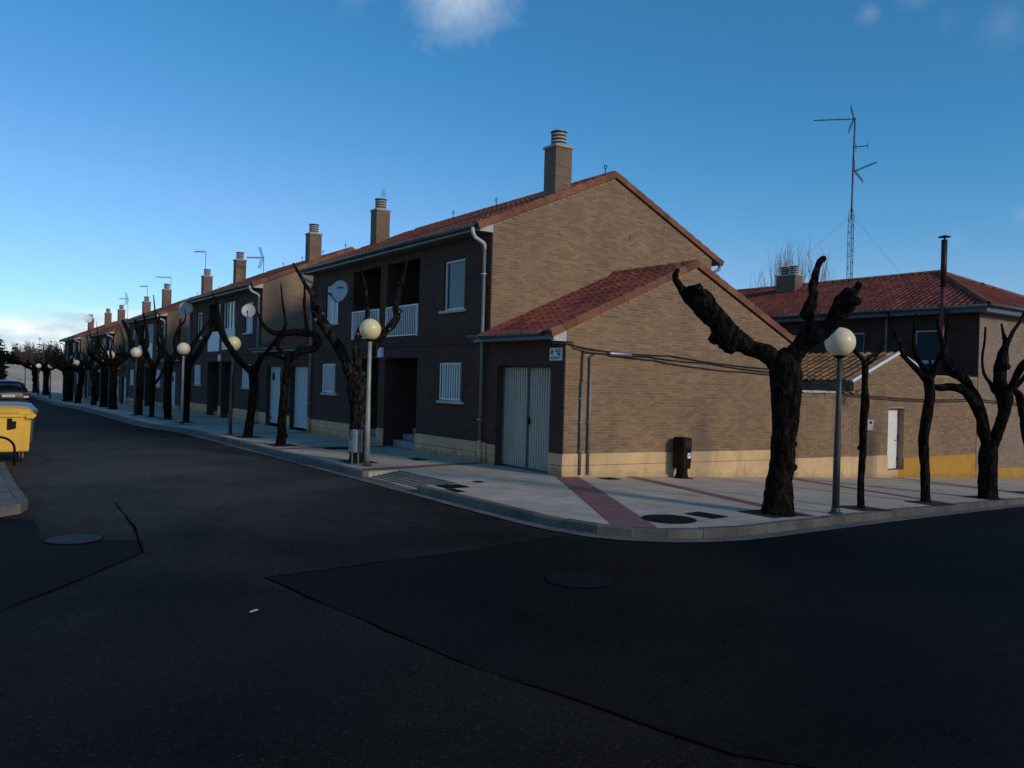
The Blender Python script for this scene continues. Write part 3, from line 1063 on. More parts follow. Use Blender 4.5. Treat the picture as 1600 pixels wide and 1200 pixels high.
def verge_mesh(hand):
    """one verge tile, lying along +x (up the slope), wall on the +y side for hand=1"""
    m = MB()
    pr = [(-.07, -.02), (-.075, .10), (-.055, .135), (-.01, .15), (.06, .145), (.11, .11), (.11, .08), (-.045, .08), (-.045, -.02)]
    L = .41
    n = len(pr)
    lo = [(-.03, y * hand * 1.0, z + .012) for y, z in pr]
    lo = [(-.03, hand * (y - (.008 if y < 0 else 0)), z + (.016 if z > .05 else 0)) for y, z in pr]
    hi = [(L, hand * y, z) for y, z in pr]
    m.add(lo + hi, [tuple(range(n)), tuple(range(2 * n - 1, n - 1, -1))] + [(i, (i + 1) % n, n + (i + 1) % n, n + i) for i in range(n)])
    return m.mesh('verge_tile', 'tile_verge')


VERGE = {1: verge_mesh(1), -1: verge_mesh(-1)}
mr = MB()
pr_ = [(.115 * math.cos(a), .115 * math.sin(a)) for a in [math.pi * k / 8 for k in range(9)]]
mr.add([(y * 1.06, -.03, z * 1.06) for y, z in pr_] + [(y, .40, z) for y, z in pr_] + [(y * .86, -.03, z * .86) for y, z in pr_],
       [(i, i + 1, 9 + i + 1, 9 + i) for i in range(8)] + [(18 + i, 18 + i + 1, i + 1, i) for i in range(8)])
RIDGE = mr.mesh('ridge_tile', 'tile_verge', True)


def put(name, me, parent, M):
    o = bpy.data.objects.new(name, me)
    COL.objects.link(o)
    o.parent = parent
    o.matrix_local = M
    return o


def basis(O, x, y, z):
    return Matrix(((x.x, y.x, z.x, O.x), (x.y, y.y, z.y, O.y), (x.z, y.z, z.z, O.z), (0, 0, 0, 1)))


def verges(parent, y, hand, x0, x1, z_at, pitch=PITCH, back=True):
    """verge tiles up both rakes of a gable lying in plane y; z_at is the height of the deck underside at x0"""
    xm = (x0 + x1) / 2
    for sign in ((1, -1) if back else (1,)):
        u, v, n = slope_frame(sign, pitch)
        L = (xm - x0) * math.sqrt(1 + pitch * pitch)
        k = round(L / .365)
        st = L / k
        for i in range(k):
            s = i * st
            O = Vector((x0 if sign == 1 else x1, y, z_at)) + v * s
            yy = n.cross(v)
            h = hand if sign == 1 else -hand
            put('verge_tile', VERGE[h], parent, basis(O, v * (st / .365), yy, n))


def gutter(parent, x, y0, y1, z, r=.072, ends='zinc'):
    m = MB()
    n = 8
    ring = [(-r * math.cos(math.pi * k / n), -r * math.sin(math.pi * k / n)) for k in range(n + 1)]
    ring2 = [(a * .93, b * .93) for a, b in ring]
    for y in (y0, y1):
        m.v += [(x + a, y, z + b) for a, b in ring] + [(x + a, y, z + b) for a, b in ring2]
    q = 2 * (n + 1)
    for i in range(n):
        m.f.append((i, i + 1, q + i + 1, q + i))
        m.f.append((n + 1 + i, q + n + 1 + i, q + n + 2 + i, n + 2 + i))
    m.f += [(0, q, q + n + 1, n + 1), (n, n + n + 1, q + n + n + 1, q + n)]
    m.f += [tuple(range(n + 1)), tuple(q + i for i in range(n, -1, -1))]
    g = m.build('gutter', 'zinc_dark', parent, True)
    k = max(2, int((y1 - y0) / .8))
    for i in range(k):
        yy = y0 + (y1 - y0) * (i + .5) / k
        b = MB()
        b.tube([(x + a * 1.06, yy, z + c * 1.06) for a, c in ring] + [(x + r + .1, yy, z + .03)], .009, 5)
        b.build('bracket', 'zinc', g)
    return g


def downpipe(parent, xg, y, zgut, ywall, x=-.07, zbot=.0, cast=True):
    m = MB()
    m.tube([(xg, y, zgut - .05), (xg, y, zgut - .16), (xg + .08, y + (ywall - y) * .3, zgut - .26), (x - .05, y + (ywall - y) * .8, zgut - .36), (x, ywall, zgut - .42), (x, ywall, zgut - .5)],
           [.05, .045, .045, .045, .045, .045], 10)
    m.build('swan_neck', 'pipe_white', parent, True)
    m = MB()
    m.tube([(x, ywall, zgut - .46), (x, ywall, .5 if cast else zbot + .02)], .042, 10)
    d = m.build('downpipe', 'pipe_grey', parent, True)
    if cast:
        MB().tube([(x - .005, ywall, .52), (x - .005, ywall, zbot - .15)], .055, 10).build('shoe', 'plinth_front', d, True)
    for z in (zgut - 1.1, (zgut + .5) / 2, 1.0):
        MB().box(x - .055, 0.0, ywall - .055, ywall + .055, z, z + .03).build('clip', 'zinc', d)
    return d


def window(parent, y0, y1, z0, z1, xf, style, name='window'):
    """opening in a wall whose face is at x = 0 of the house"""
    pane = MB().box(xf + .03, xf + .05, y0 + .03, y1 - .03, z0 + .03, z1 - .03)
    pmat = {'grille': 'blind', 'shutter': 'glass_blue', 'plain': 'glass', 'dark': 'glass', 'pale': 'panel_white'}[style]
    w = pane.build(name, pmat, parent)
    f = MB()
    t = .05
    f.box(xf, xf + .06, y0, y0 + t, z0, z1).box(xf, xf + .06, y1 - t, y1, z0, z1).box(xf, xf + .06, y0 + t, y1 - t, z1 - t, z1).box(xf, xf + .06, y0 + t, y1 - t, z0, z0 + t)
    if style in ('plain', 'dark', 'pale'):
        f.box(xf - .004, xf + .05, (y0 + y1) / 2 - .03, (y0 + y1) / 2 + .03, z0 + t, z1 - t)
    f.build('frame', 'white_paint', w)
    MB().box(-.07, xf, y0 - .12, y1 + .10, z0 - .07, z0 - .002).build('sill', 'render_grey', w)
    if style == 'grille':
        for za in (z1 - .06, z0 + .025):
            MB().box(-.055, -.03, y0 + .015, y1 - .015, za, za + .035).build('grille_rail', 'white_paint', w)
        n = 9
        for i in range(n):
            yy = y0 + .035 + (y1 - y0 - .07) * i / (n - 1)
            MB().box(-.05, -.034, yy - .02, yy + .02, z0 + .06, z1 - .06).build('bar', 'white_paint', w)
    if style == 'slats':
        s = MB()
        k = int((z1 - z0 - .1) / .06)
        for i in range(k):
            zz = z0 + .055 + i * (z1 - z0 - .11) / k
            s.box(xf + .012, xf + .026, y0 + .05, y1 - .05, zz + .004, zz + .052)
        s.build('shutter', 'shutter_blue', w)
    return w


def railing(parent, y0, y1, z0, z1, x=-.02):
    m = MB()
    m.box(x - .02, x + .02, y0, y1, z1 - .035, z1).box(x - .015, x + .015, y0, y1, z0, z0 + .03).box(x - .02, x + .02, y0, y0 + .035, z0 - .02, z1 - .035).box(x - .02, x + .02, y1 - .035, y1, z0 - .02, z1 - .035)
    r = m.build('railing', 'white_paint', parent)
    n = int((y1 - y0) / .105)
    me = MB().box(-.011, .011, -.013, .013, 0, z1 - z0 - .065).mesh('baluster', 'white_paint')
    for i in range(1, n):
        place('baluster', me, r, (x, y0 + (y1 - y0) * i / n, z0 + .03))
    return r


def chimney(parent, x0, x1, y0, y1, z0, z1, mat='brick_chimney', double=False):
    c = MB().box(x0, x1, y0, y1, z0, z1).build('chimney', mat, parent)
    MB().box(x0 - .03, x1 + .03, y0 - .03, y1 + .03, z1, z1 + .06).build('capping', 'cowl', c)
    spots = [((x0 + x1) / 2, (y0 + y1) / 2)] if not double else [((x0 + x1) / 2, y0 + (y1 - y0) * .26), ((x0 + x1) / 2, y0 + (y1 - y0) * .74)]
    for (cx, cy) in spots:
        z = z1 + .06
        MB().lathe([(.13, 0), (.13, .36)], (cx, cy, z), 14).build('flue', 'black_plastic', c, True)
        for k in range(4):
            zz = z + .012 + k * .088
            MB().lathe([(.17, 0), (.20, .004), (.20, .05), (.17, .054)], (cx, cy, zz), 16).build('flue_ring', 'cowl', c, False)
        MB().lathe([(.19, .355), (.215, .362), (.215, .385), (.19, .392)], (cx, cy, z), 16).build('flue_cap', 'zinc_dark', c)
    return c


def brick_cells(u0, u1, v0, v1, top, bw=.25, bh=.066, joint=.0105, bottom=None, holes=()):
    """stretcher bond trimmed to a roofline top(u) and a plinth bottom(u)"""
    out = []
    j = 0
    v = v0
    while v < v1:
        off = (bw / 2) * (j % 2)
        i = -1
        while u0 + i * bw + off < u1:
            a, b = max(u0, u0 + i * bw + off), min(u1, u0 + (i + 1) * bw + off - joint)
            i += 1
            lo, hi = v, v + bh - joint
            if b - a < .03:
                continue
            tmin = min(top(a), top(b))
            if tmin < hi:
                tm = max(top(a), top(b))
                if tm < hi:
                    continue
                # slide the high end of the brick in under the rake
                for _ in range(12):
                    if top(a) < hi:
                        a += .02
                    if top(b) < hi:
                        b -= .02
                if b - a < .05 or min(top(a), top(b)) < hi:
                    continue
            if bottom and max(bottom(a), bottom(b)) > lo:
                if min(bottom(a), bottom(b)) > hi - .02:
                    continue
                lo = max(bottom(a), bottom(b))
                if hi - lo < .012:
                    continue
            if any(h[0] < b and h[1] > a and h[2] < hi and h[3] > lo for h in holes):
                # cut at openings
                done = False
                for h in holes:
                    if h[0] < b and h[1] > a and h[2] < hi and h[3] > lo:
                        if a < h[0] - .03:
                            out.append((a, h[0], lo, hi, False))
                        if b > h[1] + .03:
                            out.append((h[1], b, lo, hi, False))
                continue
            out.append((a, b, lo, hi, abs((b - a) - (bw - joint)) < .002 and abs((hi - lo) - (bh - joint)) < .001))
        v += bh
        j += 1
    return out


def lay_bricks(parent, cells, y, proud=.007, single=0, dist=None, mat='brick_tan'):
    """bricks on a wall face that looks to -y; the nearest whole ones singly, the rest as one mass"""
    whole = [c for c in cells if c[4]]
    if dist:
        whole.sort(key=dist)
    one = set(whole[:single])
    bw, bh = .25 - .0105, .066 - .0105
    me = MB()
    me.add([(0, 0, 0), (bw, 0, 0), (bw, 0, bh), (0, 0, bh), (.003, -proud, .003), (bw - .003, -proud, .003), (bw - .003, -proud, bh - .003), (.003, -proud, bh - .003)],
           [(4, 5, 6, 7), (0, 1, 5, 4), (1, 2, 6, 5), (2, 3, 7, 6), (3, 0, 4, 7)])
    bm_ = me.mesh('brick', mat) if one else None
    for c in one:
        place('brick', bm_, parent, (c[0], y + random.uniform(-.002, .002), c[2]))
    m = MB()
    for c in cells:
        if c in one:
            continue
        a, b, lo, hi, _ = c
        p = proud + random.uniform(-.002, .002)
        m.add([(a, y, lo), (b, y, lo), (b, y, hi), (a, y, hi), (a + .003, y - p, lo + .003), (b - .003, y - p, lo + .003), (b - .003, y - p, hi - .003), (a + .003, y - p, hi - .003)],
              [(4, 5, 6, 7), (0, 1, 5, 4), (1, 2, 6, 5), (2, 3, 7, 6), (3, 0, 4, 7)])
    o = m.build('brickwork', mat, parent)
    o['kind'] = 'stuff'
    return o


TILE_ONE = None


def pair_house(root, balconies=('rail', 'rail'), upper=('shutter', 'pale'), bricks=False, garage='double', lod=False):
    L = HL
    wy = [(1.2, 2.2), (L - 2.2, L - 1.2)]
    by = [(3.5, 5.45), (5.88, 7.8)]
    holes = [(a, b, 1.41, 2.38) for a, b in wy] + [(a - .03, b, 3.7, 4.97) for a, b in wy] + [(a, b, 3.12, 5.22) for a, b in by] + [(a, b, -.6, 2.52) for a, b in by]
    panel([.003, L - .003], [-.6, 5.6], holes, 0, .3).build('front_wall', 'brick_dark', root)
    # gables
    gp = [(.02, -.6), (HD, -.6), (HD, EAVE - .02), (HD / 2, EAVE - .02 + PITCH * HD / 2), (.02, EAVE - .02)]
    gw = MB().prism(gp, 0, .25).build('gable_wall', 'mortar' if bricks else 'brick_tan_far', root)
    MB().prism(gp, L - .25, L).build('gable_wall', 'brick_tan_far', root)
    MB().box(HD - .26, HD - .01, .25, L - .25, -.6, EAVE - .03).build('rear_wall', 'brick_tan_far', root)
    if bricks:
        def roofline(x):
            return EAVE - .03 + PITCH * min(x, HD - x)
        cells = [c for c in brick_cells(.02, HD, 3.04, 7.4, roofline) if c[3] > 3.0 + .44 * min(c[0], 7.72 - c[1])]
        lay_bricks(gw, cells, 0.0)
        MB().box(4.36, 4.5, -.02, .01, 5.79, 5.93).build('vent', 'terracotta', gw)
    # recessed porches and balconies
    r = MB()
    r.box(1.6, 1.75, 3.3, 8.0, -.3, 5.4).box(.3, 1.6, 3.3, 3.49, -.3, 5.4).box(.3, 1.6, 7.81, 8.0, -.3, 5.4).box(.3, 1.6, 5.46, 5.87, -.3, 5.4)
    r.box(.3, 1.6, 3.49, 5.46, 2.53, 3.1).box(.3, 1.6, 5.87, 7.81, 2.53, 3.1).box(.3, 1.6, 3.49, 5.46, 5.23, 5.4).box(.3, 1.6, 5.87, 7.81, 5.23, 5.4)
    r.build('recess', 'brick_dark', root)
    for (a, b), kind in zip(by, balconies):
        MB().box(1.54, 1.6, a + .5, a + 1.4, .5, 2.45).build('front_door', 'wood_dark', root)
        MB().box(1.54, 1.6, a + .25, b - .25, 3.12, 5.15).build('balcony_door', 'glass', root)
        for i in range(3):
            MB().box(.32 + i * .32, 1.59, a + .01, b - .01, i * .165 - (.2 if i == 0 else 0), (i + 1) * .165 - .004).build('step', 'concrete_step', root)
        if kind == 'rail':
            railing(root, a + .02, b - .02, 3.13, 3.98)
        else:
            MB().box(-.03, .02, a + .01, b - .01, 3.0 if kind == 'panel' else 3.05, 3.92).build('balcony_panel', 'panel_white', root)
            if kind == 'panel':
                MB().box(.06, .1, a + .01, a + .5, 3.92, 5.2).build('blind', 'blind', root)
            if kind == 'glazed':
                w = MB().box(.1, .12, a + .02, b - .02, 3.98, 5.18).build('window', 'glass', root)
                f = MB()
                for t in (0, .25, .5, .75, 1):
                    yy = a + .03 + (b - a - .06) * t
                    f.box(.06, .125, yy - .03, yy + .03, 3.98, 5.2)
                f.build('frame', 'white_paint', w)
                MB().box(-.06, .1, a, b, 3.925, 3.98).build('sill', 'white_paint', w)
                for t in (.12, .38):
                    yy = a + (b - a) * t
                    MB().box(.13, .15, yy - .2, yy + .16, 4.0, 5.15).build('curtain', 'white_paint', w)
    for (a, b) in wy:
        window(root, a, b, 1.41, 2.38, .06, 'grille')
    for (a, b), st in zip(wy, upper):
        window(root, a - .03, b, 3.7, 4.97, .06, st)
    # plinth in two courses with a groove
    for a, b in ((.02, 3.5), (5.45, 5.88), (7.8, L - .02)):
        for z0, z1 in ((-.5, .215), (.228, .475)):
            MB().box(-.022, .01, a, b, z0, z1).build('plinth', 'plinth_front', root)
    MB().box(-.03, .02, .004, L - .004, 2.83, 2.89).build('string_course', 'brick_dark', root)
    # roof
    x0, x1 = -.38, HD + .38
    xm = HD / 2
    z0 = EAVE + PITCH * x0
    zm = EAVE + PITCH * xm
    deck = MB().prism([(x0, z0), (xm, zm), (x1, z0), (x1, z0 + .07), (xm, zm + .07), (x0, z0 + .07)], -.03, L + .03).build('roof', 'soffit', root)
    SL = (xm - x0) * math.sqrt(1 + PITCH ** 2)
    for sign in (1, -1):
        u, v, n = slope_frame(sign)
        m = MB()
        tile_slope(m, Vector((x0 if sign == 1 else x1, .06, z0 + .075)) - v * .05, u, v, n, L - .1, SL, lod=lod or sign < 0)
        o = m.build('roof_tiles', 'tile_far', deck)
        o['kind'] = 'stuff'
    for i in range(int((L - .1) / .385)):
        put('ridge_tile', RIDGE, deck, Matrix.Translation((xm, .05 + i * .385, zm + .06)))
    verges(deck, .0, 1, x0, x1, z0)
    verges(deck, L, -1, x0, x1, z0)
    for yy in (.1, 2.6, 5.2, 7.8):
        h = MB()
        h.tube([(xm - .25, yy, zm + .02), (xm - .25, yy, zm + .2)] + [(xm - .25 + .0, yy + .05 * math.sin(a), zm + .25 - .05 * math.cos(a)) for a in [2 * math.pi * k / 8 for k in range(9)]], .012, 5)
        h.build('ridge_hook', 'iron', deck)
    MB().box(-.37, .0, .05, L - .05, z0 - .05, z0 - .02).build('soffit', 'soffit', root)
    MB().box(-.40, -.37, .0, L, z0 - .05, z0 + .06).build('fascia', 'zinc_dark', root)
    for yy in (-.02, L - .06):
        MB().box(-.35, .015, yy, yy + .08, z0 - .06, z0 + .2).build('eaves_block', 'render_grey', root)
    gutter(root, -.475, .04, L - .02, z0 + .09)
    gutter(root, HD + .475, .04, L - .02, z0 + .09)
    downpipe(root, -.475, .1, z0 + .06, .2)
    downpipe(root, -.475, L - .08, z0 + .06, L - .12)
    MB().tube([(HD + .475, .1, z0 + .03), (HD + .45, .1, z0 - .1), (HD + .2, .1, z0 - .22), (HD + .05, .1, z0 - .24)], .045, 8).build('swan_neck', 'pipe_grey', root, True)
    cz = EAVE + PITCH * 2.0
    chimney(deck, 2.0, 2.52, .22, .70, cz, 7.9)
    chimney(deck, 2.0, 2.52, L - .72, L - .24, cz, 7.9)
    MB().box(-.09, -.001, 5.55, 5.78, 2.55, 2.83).build('meter_box', 'white_paint', root)
    # garages
    GE, GP, GD = 3.05, .437, 7.74
    gx0, gxm = -.36, GD / 2
    gz0, gzm = GE + GP * gx0, GE + GP * gxm
    GSL = (gxm - gx0) * math.sqrt(1 + GP ** 2)
    if garage == 'corner':
        Y0 = -2.85
        panel([Y0 + .003, -.005], [-.6, GE - .05], [(-2.40, -.36, -.6, 2.29)], 0, .3).build('garage_front', 'brick_dark', root)
        for (a, b) in ((Y0 + .0, -2.40), (-.36, -.04)):
            for q0, q1 in ((-.5, .205), (.218, .455)):
                MB().box(-.021, .01, a, b, q0, q1).build('plinth', 'plinth_front', root)
        # ribbed two-leaf door
        for k, (a, b) in enumerate(((-2.36, -1.39), (-1.35, -.40))):
            m = MB()
            n = 11
            ys = []
            for i in range(n):
                y = a + (b - a) * i / n
                w = (b - a) / n
                ys += [(y, .0), (y + w * .42, .0), (y + w * .5, .04), (y + w * .92, .04)]
            ys.append((b, 0))
            m.v = [(.2 + d, y, z) for y, d in ys for z in (.02, 2.25)]
            m.f = [(2 * i, 2 * i + 2, 2 * i + 3, 2 * i + 1) for i in range(len(ys) - 1)]
            d = m.build('door_leaf', 'door_bluegrey', root)
            f = MB()
            f.box(.17, .225, a - .03, a, .01, 2.27).box(.17, .225, b, b + .03, .01, 2.27)
            f.build('door_frame', 'door_frame_blue', d)
            if k == 0:
                MB().box(.13, .19, b - .06, b - .02, 1.0, 1.14).build('handle', 'black_plastic', d)
        MB().box(.26, .3, -2.40, -.36, -.3, 2.29).build('door_backing', 'door_frame_blue', root)
        # side wall on the cross street
        gp = [(.02, -1.2), (GD - .04, -1.2), (GD - .04, GE - .03), (gxm, GE - .03 + GP * gxm), (.02, GE - .03)]
        sw = MB().prism(gp, Y0, Y0 + .25).build('side_wall', 'mortar', root)

        def rl(x):
            return GE - .04 + GP * min(x, GD - x)

        def pl(x):
            return .462 - .0125 * x
        cells = brick_cells(.02, GD - .04, .26, 4.8, rl, bottom=pl)
        lay_bricks(sw, cells, Y0, single=300, dist=lambda c: (c[0] + 10.6) ** 2 + (c[2] - 1.9) ** 2)
        for q in (0, 1):
            m = MB()
            for i in range(8):
                xa, xb = (GD - .06) * i / 8, (GD - .06) * (i + 1) / 8
                def zz(x):
                    return (zg(x, 0) - .3, .205 - .012 * x) if q == 0 else (.216 - .012 * x, .460 - .0125 * x)
                (a0, a1), (b0, b1) = zz(xa), zz(xb)
                m.add([(xa - .018, Y0 - .024, a0), (xb - .018, Y0 - .024, b0), (xb - .018, Y0 - .024, b1), (xa - .018, Y0 - .024, a1),
                       (xa - .018, Y0 + .01, a1), (xb - .018, Y0 + .01, b1)], [(0, 1, 2, 3), (3, 2, 5, 4)])
                if i == 0:
                    m.add([(-.018, Y0 - .024, a0), (-.018, Y0 - .024, a1), (-.018, Y0 + .01, a1), (-.018, Y0 + .01, a0)], [(0, 1, 2, 3)])
            m.build('plinth', 'plinth_cream', sw)
        gd = MB().prism([(gx0, gz0), (gxm, gzm), (GD + .36, gz0), (GD + .36, gz0 + .06), (gxm, gzm + .06), (gx0, gz0 + .06)], Y0 - .03, -.004).build('garage_roof', 'soffit', root)
        u, v, n = slope_frame(1, GP)
        m = MB()
        tile_geom(m, Vector((0, 0, 0)), Vector((1, 0, 0)), Vector((0, 1, 0)), Vector((0, 0, 1)))
        one = m.mesh('roof_tile', 'tile_red')
        rows_ = int(GSL / TL) + 1
        st = GSL / (rows_ - .25)
        cols = int(2.78 / TW)
        for j in range(rows_):
            for i in range(cols):
                O = Vector((gx0, Y0 + .07 + i * (2.76 / cols), gz0 + .065)) + v * (j * st - .05) + n * random.uniform(-.004, .004)
                put('roof_tile', one, gd, basis(O, u * (2.76 / cols / TW), v * (st / TL), n))
        u, v, n = slope_frame(-1, GP)
        m = MB()
        tile_slope(m, Vector((GD + .36, Y0 + .06, gz0 + .065)) - v * .05, u, v, n, 2.78, GSL)
        o = m.build('roof_tiles', 'tile_red', gd)
        o['kind'] = 'stuff'
        for i in range(7):
            put('ridge_tile', RIDGE, gd, Matrix.Translation((gxm, Y0 + .05 + i * .4, gzm + .05)))
        verges(gd, Y0, 1, gx0, GD + .36, gz0, GP)
        MB().box(-.33, .0, Y0 + .05, -.05, gz0 - .06, gz0 - .03).build('soffit', 'soffit', root)
        MB().box(-.37, -.34, Y0 + .02, .12, gz0 - .06, gz0 + .05).build('fascia', 'zinc_dark', root)
        MB().box(-.32, .016, Y0 - .02, Y0 + .06, gz0 - .10, gz0 + .17).build('eaves_block', 'render_grey', root)
        gutter(root, -.44, Y0 + .3, .22, gz0 + .08)
    if garage == 'double':
        Y0 = -5.35
        d1, d2 = (-2.35, -.8), (-5.15, -3.45)
        panel([Y0, -.005], [-.6, GE - .05], [(d1[0], d1[1], -.6, 2.3), (d2[0], d2[1], -.6, 2.3)], 0, .3).build('garage_front', 'brick_dark', root)
        for (a, b) in ((Y0, d2[0]), (d2[1], d1[0]), (d1[1], -.03)):
            MB().box(-.02, .01, a, b, -.5, .47).build('plinth', 'plinth_front', root)
        m = MB()
        k = 22
        for i in range(k):
            zz = .08 + i * 2.2 / k
            m.box(.16 + (.012 if i % 2 else 0), .2, d2[0], d2[1], zz, zz + 2.2 / k)
        m.build('roller_door', 'door_pale', root)
        d = MB().box(.16, .2, d1[0], d1[1], .1, 2.29).build('garage_door', 'door_pale', root)
        for yy in (d1[0] + .2, d1[1] - .5):
            MB().box(.152, .158, yy, yy + .28, 1.75, 2.05).build('pane', 'glass', d)
        MB().box(.13, .16, d1[1] - .2, d1[1] - .12, .25, .33).build('vent', 'black_plastic', d)
        gd = MB().prism([(gx0, gz0), (gxm, gzm), (GD + .36, gz0), (GD + .36, gz0 + .06), (gxm, gzm + .06), (gx0, gz0 + .06)], Y0 + .005, -.004).build('garage_roof', 'soffit', root)
        m = MB()
        for sign in (1, -1):
            u, v, n = slope_frame(sign, GP)
            tile_slope(m, Vector((gx0 if sign == 1 else GD + .36, Y0 + .04, gz0 + .065)) - v * .05, u, v, n, 5.3, GSL, lod=True)
        o = m.build('roof_tiles', 'tile_red', gd)
        o['kind'] = 'stuff'
        MB().box(-.33, .0, Y0 + .02, -.02, gz0 - .06, gz0 - .03).build('soffit', 'soffit', root)
        MB().box(-.37, -.34, Y0 + .02, -.02, gz0 - .06, gz0 + .05).build('fascia', 'zinc_dark', root)
        gutter(root, -.44, Y0 + .04, -.04, gz0 + .08)
    return root


H1 = thing('corner_house', 'nearest two-storey brick house, tan gable and ribbed double garage door on the street corner', 'house', (0, 2.85, 0))
pair_house(H1, ('rail', 'rail'), ('shutter', 'pale'), bricks=True, garage='corner')
H2 = thing('row_house', 'second house of the row, with glazed balcony and two satellite dishes', 'house', (0, 19.45, 0), group='houses along the street')
pair_house(H2, ('glazed', 'panel'), ('pale', 'dark'))
PROTO3 = H2
for lab, y, dz in (('third house of the row from the corner, white balcony panels behind pollarded trees', 36.05, -.27),
                   ('fourth house of the row from the corner, mostly behind dark trunks', 52.9, -.68),
                   ('farthest house at the end of the row, next to the field', 69.8, -.6)):
    c = copy_tree(PROTO3)
    c.location = (0, y, dz)
    c['label'] = lab
# unseen houses added out of frame on the right to shade the road
for x, lab in ((3.4, 'unseen house added behind the viewer to shade the road'), (20.0, 'next unseen house added to shade the road')):
    c = copy_tree(PROTO3)
    c.location = (x, -22.5, zg(x, -19.5))
    c.rotation_euler = (0, 0, -math.pi / 2)
    c['label'] = lab
    c['group'] = 'unseen houses shading the road'

# ------------------------------------------------------------------ house on the right with a hipped roof
RX, RE = 17.42, 4.86
R = thing('hipped_house', 'brick house with red hipped roof, dark upper storey and tall antenna mast', 'house', (RX, 0, 0))
RD, RLn = 7.8, 17.0
wins = [(1.3, 2.2, 2.62, 4.12), (4.1, 5.0, 2.62, 4.12), (7.0, 7.9, 2.62, 4.12), (10.5, 11.4, 2.62, 4.12)]
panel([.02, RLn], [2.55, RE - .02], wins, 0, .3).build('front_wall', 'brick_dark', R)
panel([.02, RLn], [-1.5, 2.548], [], .0, .3).build('front_wall', 'brick_tan_far', R)
MB().box(.0, RD, .0, .018, -1.6, RE - .25).build('side_wall', 'brick_grey_tan', R)
MB().box(.001, RD, .018, .25, -1.6, RE - .02).build('side_wall', 'brick_grey_tan', R)
MB().box(RD - .25, RD, .25, RLn, -1.6, RE - .02).build('rear_wall', 'brick_grey_tan', R)
MB().box(-.05, .0, .25, 2.9, 2.49, 2.56).build('ledge', 'render_grey', R)
for i, (a, b, c, d) in enumerate(wins):
    w = window(R, a, b, 3.02 if i == 0 else c, d, .06, 'shutter' if i != 2 else 'plain')
    if i == 0:
        MB().box(.06, .09, a, b, 2.62, 2.94).build('panel', 'glass_blue', w)
rp = .415
ov = .42
ez = RE - .03
hipy = 3.4
xm = RD / 2
zr_ = ez + rp * (xm + ov)
dk = MB()
dk.add([(-ov, -ov, ez), (RD + ov, -ov, ez), (RD + ov, RLn, ez), (-ov, RLn, ez), (xm, hipy, zr_), (xm, RLn, zr_)],
       [(0, 3, 5, 4), (0, 4, 1), (1, 4, 5, 2), (0, 1, 2, 3), (2, 5, 3)])
rdk = dk.build('roof', 'soffit', R)
u, v, n = slope_frame(1, rp)
m = MB()
tl = (xm + ov) * math.sqrt(1 + rp * rp)
kx = (hipy + ov) / (xm + ov)
tile_slope(m, Vector((-ov, -ov, ez + .03)) - v * .05, u, v, n, RLn + ov, tl, keep=lambda p: p.y > -ov + (p.x + ov) * kx, lod=False)
o = m.build('roof_tiles', 'tile_red', rdk); o['kind'] = 'stuff'
m = MB()
tile_slope(m, Vector((RD + ov, -ov, ez + .03)), *slope_frame(-1, rp), RLn + ov, tl, keep=lambda p: p.y > -ov + (RD + ov - p.x) * kx, lod=True)
o = m.build('roof_tiles', 'tile_red', rdk); o['kind'] = 'stuff'
pe = (zr_ - ez) / (hipy + ov)
ve = Vector((0, 1, pe)).normalized()
ne = Vector((0, -pe, 1)).normalized()
m = MB()
tile_slope(m, Vector((-ov, -ov, ez + .03)) - ve * .05, Vector((1, 0, 0)), ve, ne, RD + 2 * ov, (hipy + ov) * math.sqrt(1 + pe * pe), keep=lambda p: -ov + (p.y + ov) / kx < p.x < RD + ov - (p.y + ov) / kx)
o = m.build('roof_tiles', 'tile_red', rdk); o['kind'] = 'stuff'


def ridge_run(parent, a, b, dz=.03):
    a, b = Vector(a), Vector(b)
    d = b - a
    k = max(1, round(d.length / .39))
    t = d.normalized()
    s = t.cross(Vector((0, 0, 1))).normalized()
    up = s.cross(t)
    for i in range(k):
        put('ridge_tile', RIDGE, parent, basis(a + d * (i / k) + up * dz, s * 1.05, t * (d.length / k / .385), up))


ridge_run(rdk, (xm, hipy, zr_), (xm, RLn, zr_))
ridge_run(rdk, (-ov, -ov, ez), (xm, hipy, zr_))
ridge_run(rdk, (RD + ov, -ov, ez), (xm, hipy, zr_))
gutter(R, -ov - .08, -ov, RLn - .1, ez + .03, .08)
g2 = gutter(R, 0, -RD - ov, ov, ez + .03, .08)
g2.rotation_euler = (0, 0, math.pi / 2)
g2.location = (0, -ov - .08, 0)
for ch_ in g2.children:
    pass
MB().box(-ov + .02, -.002, -ov + .02, RLn - .1, ez - .2, ez - .04).build('soffit', 'zinc_dark', R)
MB().box(.0, RD, -ov + .02, -.002, ez - .2, ez - .04).build('soffit', 'zinc_dark', R)
MB().tube([(-.07, 3.2, ez - .2), (-.07, 3.2, -1)], .04, 8).build('downpipe', 'pipe_grey', R)
MB().tube([(-.07, 5.6, ez - .2), (-.07, 5.6, -1)], .025, 8).build('downpipe', 'pipe_grey', R)
chimney(rdk, xm - .9, xm - .35, 9.35, 10.35, ez + rp * (xm - .4), 7.02, 'brick_chimney', True)
